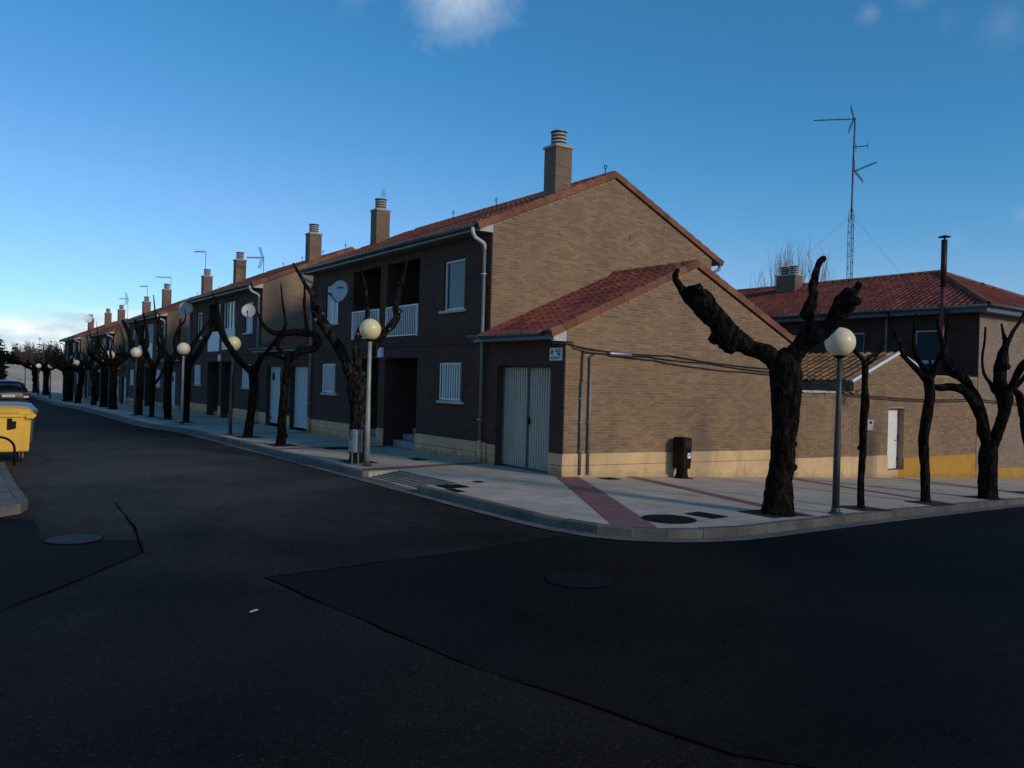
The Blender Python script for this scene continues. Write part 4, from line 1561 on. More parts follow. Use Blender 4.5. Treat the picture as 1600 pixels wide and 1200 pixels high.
# tall red stove flue against its wall
t = thing('stove_flue', 'tall dark red stove flue pipe with a cap rising past the hipped roof', 'flue', (RX - .55, .95, 3.0))
MB().tube([(.5, 0, -.05), (.08, 0, 0), (0, 0, .12), (0, 0, 2.55)], .085, 12).build('pipe', 'flue_red', t, True)
MB().tube([(0, 0, 2.5), (0, 0, 4.08)], .095, 12).build('pipe', 'flue_dark', t, True)
MB().lathe([(.03, 4.08), (.03, 4.17), (.2, 4.17), (.2, 4.185), (.02, 4.24)], (0, 0, 0), 14).build('cap', 'flue_dark', t)
MB().box(0, .5, -.02, .02, 1.2, 1.24).build('bracket', 'iron', t)

# ------------------------------------------------------------------ yard wall and shed between the two houses
W = thing('yard_wall', 'low tan brick yard wall with cream plinth between garage and gabled shed', 'wall', (0, 0, 0))
wx0, wx1 = 7.68, 10.38
wall = MB().box(wx0, wx1, .02, .25, -1.2, 1.86).build('wall_face', 'mortar', W)
lay_bricks(wall, brick_cells(wx0, wx1, .06, 1.85, lambda x: 1.86, bottom=lambda x: .14 - .012 * (x - 7)), .02)
MB().box(wx0 - .02, wx1, -.03, .29, 1.86, 1.92).build('coping', 'render_grey', W)
m = MB()
for i in range(4):
    xa, xb = wx0 - .02 + (wx1 - wx0 + .02) * i / 4, wx0 - .02 + (wx1 - wx0 + .02) * (i + 1) / 4
    m.add([(xa, -.006, zg(xa, 0) - .3), (xb, -.006, zg(xb, 0) - .3), (xb, -.006, .14 - .012 * (xb - 7)), (xa, -.006, .14 - .012 * (xa - 7)), (xa, .03, .14 - .012 * (xa - 7)), (xb, .03, .14 - .012 * (xb - 7))], [(0, 1, 2, 3), (3, 2, 5, 4)])
m.build('plinth', 'plinth_cream', W)

S = thing('garden_shed', 'gabled brick shed with ochre tiles, white verge trim and a narrow white door', 'shed', (0, 0, 0))
sx0, sxa, sx1 = 10.385, 12.63, 14.9
sp = (3.05 - 2.2) / (sxa - sx0)


def sroof(x):
    if x <= sxa:
        return 2.2 + sp * (x - sx0)
    return max(2.5, 3.05 - sp * (x - sxa))


dh = (12.17, 13.02, -.36, 1.46)
holes = [dh]
face = panel([sx0, RX - .01], [-1.4, 2.19], holes, .02, .27, 'y').build('wall_face', 'mortar', S)
MB().prism([(sx0, 2.19), (sx1 + 1.2, 2.19), (RX - .01, 2.19), (RX - .01, 2.5), (14.08, 2.5), (sxa, 3.05)], .02, .27).build('wall_face', 'mortar', S)
lay_bricks(face, brick_cells(sx0, RX - .01, .0, 3.05, lambda x: sroof(x) - .01, bottom=lambda x: .10 if x < 12.17 else -.02, holes=[dh]), .02)
for (a, b, z, mt) in ((sx0, 12.17, .09, 'plinth_cream'), (12.17, 12.72, -.36, 'plinth_cream'), (13.02, RX - .01, -.03, 'plinth_yellow'), (12.72, 13.02, -.36, 'plinth_yellow')):
    k = max(1, int((b - a) / .8))
    m = MB()
    for i in range(k):
        xa, xb = a + (b - a) * i / k, a + (b - a) * (i + 1) / k
        m.add([(xa, -.006, zg(xa, 0) - .3), (xb, -.006, zg(xb, 0) - .3), (xb, -.006, z), (xa, -.006, z), (xa, .03, z), (xb, .03, z)], [(0, 1, 2, 3), (3, 2, 5, 4)])
    m.build('plinth', mt, S)
d = MB().box(12.18, 13.01, .2, .24, -.34, 1.45).build('door', 'white_paint', S)
MB().tube([(12.9, .2, .5), (12.9, .15, .5), (12.84, .15, .5)], .012, 6).build('handle', 'iron', d)
for z in (-.1, .55, 1.2):
    MB().box(12.97, 13.0, .185, .2, z, z + .1).build('hinge', 'iron', d)
mbx = MB().box(11.0, 11.3, -.06, .015, .83, 1.13).build('meter_box', 'render_grey', S, bevel=.01)
MB().box(11.08, 11.2, -.066, -.06, 1.02, 1.09).build('meter_window', 'iron', mbx)
sd_ = MB()
SDp = 4.6
sd_.prism([(sx0 - .15, 2.2 - sp * .15), (sxa, 3.05), (14.08 + .2, 2.44), (14.28, 2.5), (sxa, 3.11), (sx0 - .15, 2.26 - sp * .15)], -.02, SDp)
sr = sd_.build('roof', 'soffit', S)
u, v, n = slope_frame(1, sp)
m = MB()
tile_slope(m, Vector((sx0 - .15, .1, 2.27 - sp * .15)) - v * .03, u, v, n, SDp - .1, (sxa - sx0 + .15) * math.sqrt(1 + sp * sp))
o = m.build('roof_tiles', 'tile_ochre', sr); o['kind'] = 'stuff'
for yy in (-.05, SDp):
    t1 = MB()
    for (xa, za, xb, zb) in ((sx0 - .15, 2.2 - sp * .15, sxa, 3.05), (14.3, 2.44, sxa, 3.05)):
        t1.add([(xa, yy, za + .03), (xb, yy, zb + .03), (xb, yy, zb + .10), (xa, yy, za + .10), (xa, yy + .08, za + .03), (xb, yy + .08, zb + .03), (xb, yy + .08, zb + .10), (xa, yy + .08, za + .10)],
               [(0, 1, 2, 3), (4, 7, 6, 5), (3, 2, 6, 7), (0, 4, 5, 1), (0, 3, 7, 4), (1, 5, 6, 2)])
    t1.build('verge_trim', 'white_paint', sr)
MB().box(RX + .05, RX + 7.8, -.012, .0, -.95, -.0001).box(RX - .02, RX - .001, 0, .01, 0, .01)
m = MB()
for i in range(8):
    xa, xb = RX - .008 + 7.8 * i / 8, RX - .008 + 7.8 * (i + 1) / 8
    z = -.52 - .018 * (xa - RX), -.52 - .018 * (xb - RX)
    m.add([(xa - RX, -.02, zg(xa, 0) - .3), (xb - RX, -.02, zg(xb, 0) - .3), (xb - RX, -.02, z[1]), (xa - RX, -.02, z[0]), (xa - RX, .02, z[0]), (xb - RX, .02, z[1])], [(0, 1, 2, 3), (3, 2, 5, 4)])
m.build('plinth', 'plinth_yellow', R)
MB().box(-.04, .0, -.02, .03, -.55, -.02).build('conduit', 'pipe_grey', R)
TREES={
'R1':((0.06, -5.3),[
 ('trunk',[[-0.013,0.017,-0.082,0.307],[-0.014,0.019,0.017,0.262],[-0.006,0.009,0.236,0.228],[0.01,-0.013,0.633,0.193],[0.02,-0.027,1.03,0.183],[0.031,-0.042,1.426,0.198],[0.036,-0.048,1.822,0.217],[0.031,-0.042,2.118,0.237],[0.022,-0.03,2.335,0.227],[0.014,-0.019,2.513,0.138]]),
 ('limb',[[-0.004,0.006,2.255,0.178],[-0.127,0.121,2.449,0.159],[-0.289,0.274,2.544,0.134],[-0.414,0.372,2.61,0.149],[-0.537,0.46,2.675,0.189],[-0.649,0.53,2.731,0.248],[-0.777,0.619,2.945,0.179],[-0.911,0.712,3.11,0.189],[-1.028,0.782,3.264,0.208],[-1.146,0.848,3.358,0.179],[-1.24,0.881,3.382,0.109],[-1.329,0.907,3.456,0.064],[-1.42,0.932,3.578,0.054],[-1.464,0.893,3.658,0.049],[-1.485,0.822,3.718,0.034]]),
 ('limb',[[0.051,-0.068,2.297,0.178],[0.093,-0.18,2.514,0.157],[0.15,-0.328,2.66,0.127],[0.223,-0.506,2.795,0.126],[0.27,-0.654,2.956,0.13],[0.287,-0.766,3.114,0.152],[0.291,-0.864,3.251,0.18],[0.282,-0.949,3.348,0.151],[0.247,-1.001,3.388,0.056]]),
 ('limb',[[0.093,-0.125,2.456,0.148],[0.179,-0.193,2.695,0.113],[0.251,-0.228,2.865,0.089],[0.31,-0.24,2.987,0.079],[0.337,-0.204,3.129,0.119],[0.39,-0.198,3.253,0.104],[0.449,-0.198,3.397,0.075],[0.481,-0.159,3.552,0.075],[0.537,-0.15,3.708,0.065],[0.6,-0.147,3.866,0.055],[0.665,-0.145,3.974,0.056],[0.748,-0.167,4.031,0.046]]),
 ('knob',[[-0.71,0.45,2.626,0.187],[-0.691,0.425,2.508,0.108]]),
 ('knob',[[-1.183,0.75,3.378,0.148],[-1.15,0.707,3.505,0.059]]),
 ('knob',[[0.081,-0.109,1.094,0.079],[0.131,-0.175,1.118,0.049]]),
 ('knob',[[0.098,-0.131,0.741,0.079],[0.147,-0.198,0.755,0.049]]),
 ('knob',[[0.232,-0.981,3.332,0.094],[0.282,-1.049,3.444,0.047],[0.286,-1.054,3.528,0.033]]),
 ('knob',[[0.233,-0.983,3.276,0.103],[0.296,-1.067,3.229,0.056]]),
 ('knob',[[0.368,-0.16,3.124,0.08],[0.324,-0.1,3.104,0.06]]),
 ('knob',[[-0.621,0.834,3.036,0.101],[-0.558,0.749,3.137,0.071]]),
]),
'R2':((2.55, -5.13),[
 ('trunk',[[0.002,-0.003,-0.055,0.083],[0.001,-0.001,0.056,0.061],[-0.005,0.009,0.5,0.056],[0.004,-0.007,1.002,0.061],[0.003,-0.005,1.469,0.067],[0.014,-0.023,1.858,0.072],[0.005,-0.007,2.169,0.05],[0.006,-0.01,2.447,0.056],[-0.001,0.002,2.58,0.044]]),
 ('limb',[[-0.0,0.0,2.525,0.044],[-0.079,0.027,2.633,0.036],[-0.182,0.061,2.718,0.033],[-0.264,0.048,2.78,0.024]]),
 ('limb',[[0.005,-0.008,2.547,0.042],[0.115,-0.033,2.64,0.033],[0.241,-0.039,2.701,0.029],[0.355,-0.005,2.763,0.023]]),
 ('limb',[[0.006,-0.009,2.481,0.028],[0.188,-0.05,2.598,0.022],[0.404,-0.07,2.798,0.017],[0.601,-0.022,2.922,0.011]]),
 ('knob',[[-0.013,0.021,1.055,0.05],[-0.034,0.056,1.064,0.033]]),
 ('knob',[[0.009,-0.014,1.858,0.056],[0.036,-0.058,1.838,0.044]]),
]),
'R3':((5.56, -4.66),[
 ('trunk',[[0.002,-0.003,-0.038,0.121],[-0.002,0.003,0.089,0.089],[-0.011,0.021,0.637,0.089],[-0.031,0.059,1.21,0.097],[-0.017,0.032,1.595,0.102],[0.001,-0.002,1.852,0.102],[0.014,-0.027,2.108,0.097],[0.006,-0.011,2.363,0.102],[-0.001,0.002,2.516,0.102]]),
 ('limb',[[-0.016,0.031,2.439,0.083],[-0.119,0.163,2.627,0.062],[-0.225,0.28,2.79,0.054],[-0.312,0.355,2.916,0.051],[-0.38,0.388,3.119,0.039],[-0.473,0.463,3.361,0.031],[-0.557,0.516,3.602,0.023],[-0.625,0.536,3.803,0.017]]),
 ('limb',[[-0.006,0.012,2.49,0.077],[-0.019,0.128,2.694,0.058],[-0.026,0.262,2.927,0.054],[0.01,0.328,3.163,0.044],[0.071,0.356,3.466,0.034],[0.139,0.377,3.798,0.017]]),
 ('limb',[[0.015,-0.029,2.491,0.077],[0.034,-0.126,2.747,0.064],[0.051,-0.238,2.962,0.063],[0.017,-0.264,3.124,0.063],[-0.057,-0.22,3.374,0.043],[-0.117,-0.205,3.66,0.033]]),
 ('limb',[[0.026,-0.048,2.517,0.051],[0.15,-0.054,2.726,0.031],[0.287,-0.015,2.937,0.028],[0.449,0.007,3.047,0.019]]),
 ('limb',[[0.004,-0.008,2.491,0.051],[0.095,0.006,2.685,0.032],[0.177,0.093,2.856,0.026]]),
]),
'R4':((8.69, -4.39),[
 ('trunk',[[-0.0,0.001,-0.071,0.258],[0.001,-0.002,0.087,0.208],[-0.001,0.003,0.56,0.194],[-0.0,0.001,0.962,0.194],[0.003,-0.006,1.178,0.172]]),
 ('limb',[[0.004,-0.008,1.063,0.158],[-0.065,0.082,1.532,0.136],[-0.129,0.145,1.917,0.132],[-0.227,0.273,2.214,0.124],[-0.321,0.386,2.383,0.101],[-0.416,0.497,2.465,0.09],[-0.544,0.676,2.474,0.09],[-0.658,0.82,2.454,0.082],[-0.73,0.871,2.495,0.052]]),
 ('limb',[[-0.067,0.146,1.917,0.115],[-0.093,0.254,2.274,0.104],[-0.14,0.423,2.574,0.102],[-0.178,0.579,2.732,0.124],[-0.214,0.737,2.847,0.138],[-0.24,0.876,3.068,0.133],[-0.226,0.933,3.261,0.089],[-0.178,0.919,3.471,0.059],[-0.142,0.932,3.83,0.039],[-0.072,0.874,4.16,0.021]]),
 ('limb',[[0.004,-0.008,1.063,0.158],[0.073,-0.118,1.371,0.126],[0.131,-0.192,1.69,0.123],[0.181,-0.242,2.006,0.136],[0.197,-0.214,2.263,0.186],[0.194,-0.142,2.504,0.165],[0.212,-0.114,2.748,0.136],[0.246,-0.118,3.037,0.144],[0.287,-0.134,3.269,0.115],[0.329,-0.152,3.443,0.072],[0.34,-0.099,3.704,0.038],[0.352,-0.047,3.938,0.026]]),
 ('limb',[[0.109,-0.238,3.359,0.071],[0.247,-0.265,3.579,0.051],[0.421,-0.29,3.803,0.043],[0.62,-0.332,4.03,0.035],[0.835,-0.379,4.36,0.029]]),
 ('limb',[[0.047,-0.103,2.4,0.086],[-0.012,0.026,2.626,0.043],[-0.055,0.12,2.811,0.036],[-0.069,0.15,3.142,0.029],[-0.057,0.124,3.502,0.026],[-0.05,0.109,3.848,0.023]]),
 ('limb',[[0.129,-0.281,2.406,0.114],[0.109,-0.418,2.55,0.078],[0.061,-0.549,2.86,0.084],[0.003,-0.685,3.026,0.083],[-0.057,-0.835,3.134,0.041]]),
 ('knob',[[0.078,-0.17,2.403,0.128],[0.032,-0.069,2.428,0.093]]),
 ('knob',[[0.118,-0.257,3.003,0.085],[0.144,-0.314,2.933,0.071]]),
]),
'R5':((12.3, -3.75),[
 ('trunk',[[0.069,-0.167,0.002,0.277],[0.063,-0.151,0.164,0.228],[0.035,-0.085,0.844,0.18],[-0.006,0.015,1.327,0.156],[-0.053,0.128,1.813,0.131]]),
 ('limb',[[-0.047,0.114,1.748,0.131],[-0.078,0.189,2.221,0.115],[-0.108,0.259,2.499,0.107],[-0.141,0.341,2.661,0.066],[-0.1,0.241,2.862,0.059],[-0.054,0.129,3.046,0.049]]),
 ('limb',[[-0.001,0.002,1.328,0.131],[0.127,-0.108,1.989,0.131],[0.265,-0.184,2.647,0.147],[0.402,-0.23,3.307,0.066],[0.514,-0.195,4.135,0.033]]),
]),
'L1':((-2.66, 4.05),[
 ('trunk',[[-0.045,0.021,-0.074,0.249],[-0.041,0.019,0.029,0.205],[-0.042,0.019,0.322,0.183],[-0.056,0.026,0.907,0.183],[-0.065,0.03,1.273,0.19],[-0.084,0.039,1.521,0.227],[-0.101,0.047,1.696,0.241],[-0.118,0.055,1.871,0.175]]),
 ('limb',[[-0.127,0.059,1.695,0.161],[-0.21,0.062,1.913,0.146],[-0.406,0.107,2.343,0.119],[-0.6,0.147,2.698,0.124],[-0.832,0.2,3.062,0.124],[-1.011,0.226,3.324,0.12],[-1.099,0.208,3.545,0.106],[-1.174,0.182,3.751,0.06],[-1.325,0.189,3.938,0.045],[-1.502,0.207,4.219,0.034],[-1.626,0.199,4.403,0.018]]),
 ('limb',[[-0.09,0.042,1.784,0.132],[-0.067,0.076,2.063,0.117],[-0.088,0.145,2.488,0.091],[-0.04,0.188,2.889,0.083],[0.086,0.2,3.163,0.068],[0.195,0.223,3.379,0.059],[0.194,0.3,3.801,0.033],[0.162,0.394,4.179,0.03],[0.118,0.496,4.514,0.015]]),
 ('limb',[[-0.025,0.011,1.786,0.117],[0.061,-0.02,2.155,0.082],[0.239,-0.092,2.543,0.065],[0.406,-0.158,2.918,0.074],[0.565,-0.219,3.131,0.089],[0.698,-0.267,3.344,0.092],[0.677,-0.244,3.596,0.077],[0.747,-0.263,3.97,0.062],[0.837,-0.29,4.361,0.039],[0.913,-0.311,4.783,0.021]]),
 ('knob',[[-0.203,0.094,1.606,0.161],[-0.281,0.13,1.603,0.088]]),
 ('knob',[[0.032,-0.015,1.612,0.146],[0.11,-0.05,1.643,0.103]]),
 ('knob',[[-0.171,0.079,0.788,0.102],[-0.211,0.097,0.831,0.058]]),
 ('knob',[[0.047,-0.022,0.982,0.103],[0.111,-0.051,1.028,0.059]]),
 ('knob',[[-0.145,0.067,0.247,0.132],[-0.209,0.096,0.232,0.073]]),
 ('knob',[[-1.107,0.07,3.465,0.071],[-1.045,0.041,3.525,0.043]]),
 ('knob',[[0.717,-0.22,3.511,0.074],[0.798,-0.257,3.485,0.044]]),
]),
'L2':((-2.75, 8.96),[
 ('trunk',[[-0.045,0.016,-0.036,0.213],[-0.04,0.014,0.088,0.163],[-0.024,0.008,0.426,0.145],[-0.008,0.003,1.118,0.128],[0.055,-0.02,1.811,0.117],[0.093,-0.033,2.274,0.131],[0.119,-0.042,2.506,0.133]]),
 ('limb',[[0.106,-0.038,2.381,0.115],[0.299,-0.096,2.567,0.116],[0.513,-0.158,2.664,0.125],[0.73,-0.219,2.709,0.116],[0.863,-0.25,2.912,0.135],[0.798,-0.209,3.107,0.111],[0.574,-0.111,3.134,0.108],[0.302,0.004,3.158,0.114],[0.0,0.13,3.109,0.1],[-0.3,0.257,3.132,0.085],[-0.491,0.345,3.319,0.064],[-0.603,0.405,3.545,0.043],[-0.648,0.442,3.704,0.025]]),
 ('limb',[[-0.04,0.014,3.085,0.089],[0.001,-0.0,3.389,0.05],[-0.039,0.014,3.688,0.039],[-0.095,0.034,4.04,0.034],[-0.138,0.049,4.48,0.019]]),
 ('limb',[[0.591,-0.21,3.149,0.089],[0.532,-0.149,3.452,0.057],[0.497,-0.084,3.972,0.054],[0.515,-0.033,4.318,0.036],[0.521,0.027,4.665,0.023]]),
 ('limb',[[0.074,-0.026,2.38,0.089],[-0.079,-0.032,2.569,0.078],[-0.235,-0.055,2.738,0.07],[-0.187,-0.159,2.948,0.07],[-0.092,-0.286,3.072,0.07]]),
 ('limb',[[0.09,-0.032,2.381,0.071],[-0.208,0.159,2.477,0.053],[-0.385,0.332,2.543,0.053],[-0.458,0.481,2.399,0.036]]),
 ('knob',[[0.043,-0.015,0.994,0.089],[0.125,-0.044,0.96,0.071]]),
 ('knob',[[-0.003,0.001,0.231,0.106],[0.109,-0.039,0.285,0.071]]),
]),
'L3':((-2.62, 12.25),[
 ('trunk',[[-0.073,0.023,-0.06,0.209],[-0.058,0.018,0.079,0.167],[0.002,-0.001,0.557,0.151],[0.059,-0.018,1.215,0.151],[0.062,-0.02,1.813,0.159],[0.055,-0.017,2.091,0.171],[0.053,-0.017,2.211,0.119]]),
 ('limb',[[0.002,-0.001,2.05,0.139],[-0.227,0.041,2.221,0.103],[-0.515,0.092,2.566,0.11],[-0.73,0.116,2.911,0.102],[-0.911,0.126,3.294,0.121],[-1.002,0.105,3.639,0.078],[-1.096,0.083,4.118,0.047],[-1.238,0.075,4.377,0.027]]),
 ('limb',[[0.111,-0.035,2.053,0.12],[0.278,-0.042,2.438,0.084],[0.455,-0.038,2.666,0.064],[0.635,-0.029,2.916,0.081],[0.837,-0.023,3.109,0.089],[1.006,-0.002,3.261,0.061]]),
 ('limb',[[0.055,-0.017,2.091,0.1],[0.225,0.157,2.337,0.06],[0.362,0.41,2.547,0.041]]),
]),
'L4':((-2.54, 20.57),[
 ('trunk',[[-0.024,0.006,-0.101,0.227],[-0.029,0.007,0.101,0.182],[0.001,-0.0,0.758,0.162],[0.005,-0.001,1.515,0.157],[0.013,-0.003,2.147,0.177],[0.007,-0.002,2.374,0.164]]),
 ('limb',[[0.034,-0.008,2.223,0.152],[0.287,-0.024,2.613,0.132],[0.478,-0.012,2.926,0.127],[0.648,0.012,3.266,0.128],[0.821,0.039,3.533,0.092],[0.974,0.075,3.8,0.051]]),
 ('limb',[[0.01,-0.002,2.273,0.126],[0.118,-0.087,2.908,0.111],[0.318,-0.21,3.37,0.091],[0.497,-0.337,3.678,0.066],[0.673,-0.47,4.063,0.045]]),
 ('limb',[[-0.083,0.02,2.32,0.126],[-0.342,0.082,2.714,0.101],[-0.465,0.111,3.136,0.085],[-0.364,0.087,3.643,0.065],[-0.123,0.03,4.008,0.045],[-0.107,0.026,4.286,0.03]]),
]),
'L5':((-2.7, 23.0),[
 ('trunk',[[0.02,-0.004,-0.079,0.225],[0.015,-0.003,0.135,0.182],[-0.017,0.004,1.471,0.176],[-0.012,0.003,2.273,0.224],[0.028,-0.006,2.595,0.187]]),
 ('limb',[[0.103,-0.023,2.464,0.161],[0.309,-0.068,2.955,0.107],[0.371,-0.081,3.414,0.075],[0.4,-0.088,4.22,0.038]]),
 ('limb',[[-0.042,0.009,2.486,0.134],[-0.183,0.122,3.069,0.091],[-0.27,0.248,3.603,0.07],[-0.359,0.386,4.273,0.054]]),
 ('limb',[[-0.139,0.03,2.535,0.107],[-0.356,0.078,3.592,0.064],[-0.542,0.119,4.38,0.04],[-0.631,0.138,5.144,0.024]]),
]),
'L6':((-2.9, 24.6),[
 ('trunk',[[-0.081,0.016,0.001,0.155],[-0.085,0.017,0.167,0.119],[-0.062,0.013,1.301,0.116],[-0.058,0.012,2.185,0.138],[-0.063,0.013,2.379,0.127]]),
 ('limb',[[-0.109,0.022,2.211,0.127],[-0.422,0.086,2.916,0.116],[-0.684,0.14,3.619,0.093],[-0.819,0.167,4.16,0.066]]),
 ('limb',[[-0.032,0.007,2.131,0.111],[0.19,0.016,2.665,0.1],[0.112,0.103,3.385,0.078],[0.138,0.176,4.001,0.056]]),
 ('limb',[[0.009,-0.002,1.441,0.072],[0.2,-0.041,1.778,0.061],[0.388,-0.079,2.284,0.056]]),
]),
'L7':((-3.05, 27.0),[
 ('trunk',[[0.007,-0.001,-0.118,0.221],[0.002,-0.0,0.115,0.181],[0.023,-0.004,1.398,0.181],[0.03,-0.006,2.214,0.198],[0.023,-0.004,2.505,0.175]]),
 ('limb',[[-0.025,0.005,2.328,0.175],[-0.33,0.062,3.13,0.133],[-0.553,0.104,3.844,0.104],[-0.743,0.14,4.267,0.069]]),
 ('limb',[[0.079,-0.015,2.332,0.16],[0.227,0.012,3.156,0.14],[0.249,0.078,3.891,0.088],[0.115,0.182,4.619,0.053]]),
 ('limb',[[-0.079,0.015,2.385,0.128],[-0.396,0.075,2.663,0.104],[-0.708,0.133,2.767,0.087],[-0.844,0.159,3.107,0.058]]),
]),
}
# ------------------------------------------------------------------ trees
def catmull(pts, step):
    P = [Vector(p[:3]) for p in pts]
    Rr = [p[3] for p in pts]
    oP, oR = [], []
    for i in range(len(P) - 1):
        p0, p1, p2, p3 = P[max(i - 1, 0)], P[i], P[i + 1], P[min(i + 2, len(P) - 1)]
        k = max(2, int((p2 - p1).length / step))
        for j in range(k):
            t = j / k
            oP.append(0.5 * ((2 * p1) + (p2 - p0) * t + (2 * p0 - 5 * p1 + 4 * p2 - p3) * t * t + (3 * p1 - p0 - 3 * p2 + p3) * t ** 3))
            s = t * t * (3 - 2 * t)
            oR.append(Rr[i] * (1 - s) + Rr[i + 1] * s)
    oP.append(P[-1])
    oR.append(Rr[-1])
    return oP, oR


def limb(m, pts, sides=14, step=.05, rough=.16, seed=0.0, wob=.4):
    """gnarled bough: swept rings with ridges, swellings and a closed blunt tip"""
    P, Rr = catmull(pts, step)
    up = None
    base = len(m.v)
    P = [p + Vector((noise.noise(p * 4.3 + Vector((seed, 1, 2))), noise.noise(p * 4.3 + Vector((3, seed, 4))), .5 * noise.noise(p * 4.3 + Vector((5, 6, seed))))) * min(wob * r, wob * .12) for p, r in zip(P, Rr)]
    for i, p in enumerate(P):
        t = (P[min(i + 1, len(P) - 1)] - P[max(i - 1, 0)])
        t = t.normalized() if t.length > 1e-6 else Vector((0, 0, 1))
        if up is None:
            up = Vector((1, 0, 0)) if abs(t.z) > .7 else Vector((0, 0, 1))
        s = t.cross(up).normalized()
        up = s.cross(t).normalized()
        r = Rr[i]
        for k in range(sides):
            a = 2 * math.pi * k / sides
            d = s * math.cos(a) + up * math.sin(a)
            q = p + d * r
            f1 = .5 / max(r, .03)
            nz = noise.noise(q * f1 + Vector((seed, 0, 0)))
            n2 = noise.noise(Vector((q.x * 9, q.y * 9, q.z * 3.2)) + Vector((0, seed, 0)))
            n3 = noise.noise(Vector((q.x * 26, q.y * 26, q.z * 11)))
            n4 = abs(noise.noise(Vector((q.x * 15 + seed, q.y * 15, q.z * 15))))
            rad = r * (1 + rough * 1.1 * nz + rough * .8 * n2 + rough * .6 * n3 + rough * .8 * (n4 - .2))
            m.v.append(tuple(p + d * rad))
    n = len(P)
    for i in range(n - 1):
        for k in range(sides):
            m.f.append((base + i * sides + k, base + i * sides + (k + 1) % sides, base + (i + 1) * sides + (k + 1) % sides, base + (i + 1) * sides + k))
    tip = len(m.v)
    tt = (P[-1] - P[-2]).normalized()
    m.v.append(tuple(P[-1] + tt * Rr[-1] * .6))
    for k in range(sides):
        m.f.append((base + (n - 1) * sides + k, base + (n - 1) * sides + (k + 1) % sides, tip))
    return P, Rr


def make_tree(key, name, label, z0=None, mat='bark', near=False, group=None):
    (bx, by), limbs = TREES[key]
    t = thing(name, label, 'tree', (bx, by, zg(bx, by) if z0 is None else z0), group=group)
    sd0 = sum(map(ord, key)) * .37
    trunk = MB()
    sides, step = (26, .035) if near else (12, .08)
    k = 0
    knobs = []
    for kind, pts in limbs:
        k += 1
        if kind == 'trunk':
            limb(trunk, pts, sides, step, .10, sd0, .06)
        elif kind == 'knob':
            a, b = pts[0], pts[-1]
            kb = MB()
            limb(kb, pts, max(10, sides - 8), step, .3, sd0 + k)
            knobs.append(kb)
    tb = trunk.build('trunk', mat, t, True)
    for kb in knobs:
        kb.build('burl', mat, tb, True)
    rr = random.Random(key)
    for kind, pts in limbs:
        if kind != 'limb':
            continue
        k += 1
        m = MB()
        P, Rr = limb(m, pts, max(8, sides - 4), step, .14, sd0 + k, .25)
        # burrs and pruned stubs
        scars = []
        for q in range(len(P) // (8 if near else 9)):
            i = rr.randrange(len(P) // 5, len(P))
            r = Rr[i]
            if r < .018:
                continue
            d = Vector((rr.uniform(-1, 1), rr.uniform(-1, 1), rr.uniform(-.6, 1))).normalized()
            p = P[i]
            limb(m, [tuple(p + d * r * .3) + (r * .55,), tuple(p + d * r * 1.0) + (r * .42,), tuple(p + d * r * 1.3) + (r * .26,)], 8, .04, .3, sd0 + q)
            if key[0] == 'L' and key < 'L4':
                scars.append((p + d * r * 1.3, d, r))
        br = m.build('branch', mat, t, True)
        for c, d, r in scars[:5]:
            sc_ = MB()
            sc_.tube([c - d * r * .1, c + d * r * .22], [r * .36, r * .30], 9)
            sc_.build('cut_scar', 'cut_wood', br)
    return t


for _kind, _pts in TREES['R1'][1]:
    if _kind == 'limb':
        for _q in _pts:
            _q[3] *= .9
make_tree('R1', 'pollarded_tree', 'thick black gnarled pollarded tree at the kerb before the garage side wall', near=True, group='pollarded street trees')
make_tree('R2', 'pollarded_tree', 'slim young pollarded tree just right of the corner lamp', group='pollarded street trees')
make_tree('R3', 'pollarded_tree', 'slender pollarded tree with five thin upright shoots before the white door', group='pollarded street trees')
make_tree('R4', 'pollarded_tree', 'dark forked pollarded tree splitting low into two limbs before the yellow plinth', group='pollarded street trees')
make_tree('R5', 'pollarded_tree', 'leaning pollarded tree cut off by the right edge of the picture', group='pollarded street trees')
make_tree('L1', 'pollarded_tree', 'stout pollarded tree behind the round litter bin, boughs reaching over the balconies', near=True, mat='bark_lichen', group='pollarded street trees')
for _k in ('L2', 'L3', 'L4', 'L5', 'L6', 'L7'):
    for _kind, _pts in TREES[_k][1]:
        for _q in _pts:
            _q[3] *= .86
make_tree('L2', 'pollarded_tree', 'pollarded tree with a looping horizontal bough before the roller door', mat='bark_pale', group='pollarded street trees')
make_tree('L3', 'pollarded_tree', 'pollarded tree with one long bough leaning left before the second house', mat='bark_pale', group='pollarded street trees')
make_tree('L4', 'pollarded_tree', 'dark pollarded tree standing right behind the third lamp of the street', mat='bark', group='pollarded street trees')
make_tree('L5', 'pollarded_tree', 'broad dark trunk with a bulky head before the third house', mat='bark', group='pollarded street trees')
make_tree('L6', 'pollarded_tree', 'thin pollarded trunk between two broad trunks before the third house', mat='bark', group='pollarded street trees')
make_tree('L7', 'pollarded_tree', 'broad pollarded trunk next to the fourth lamp of the street', mat='bark', group='pollarded street trees')


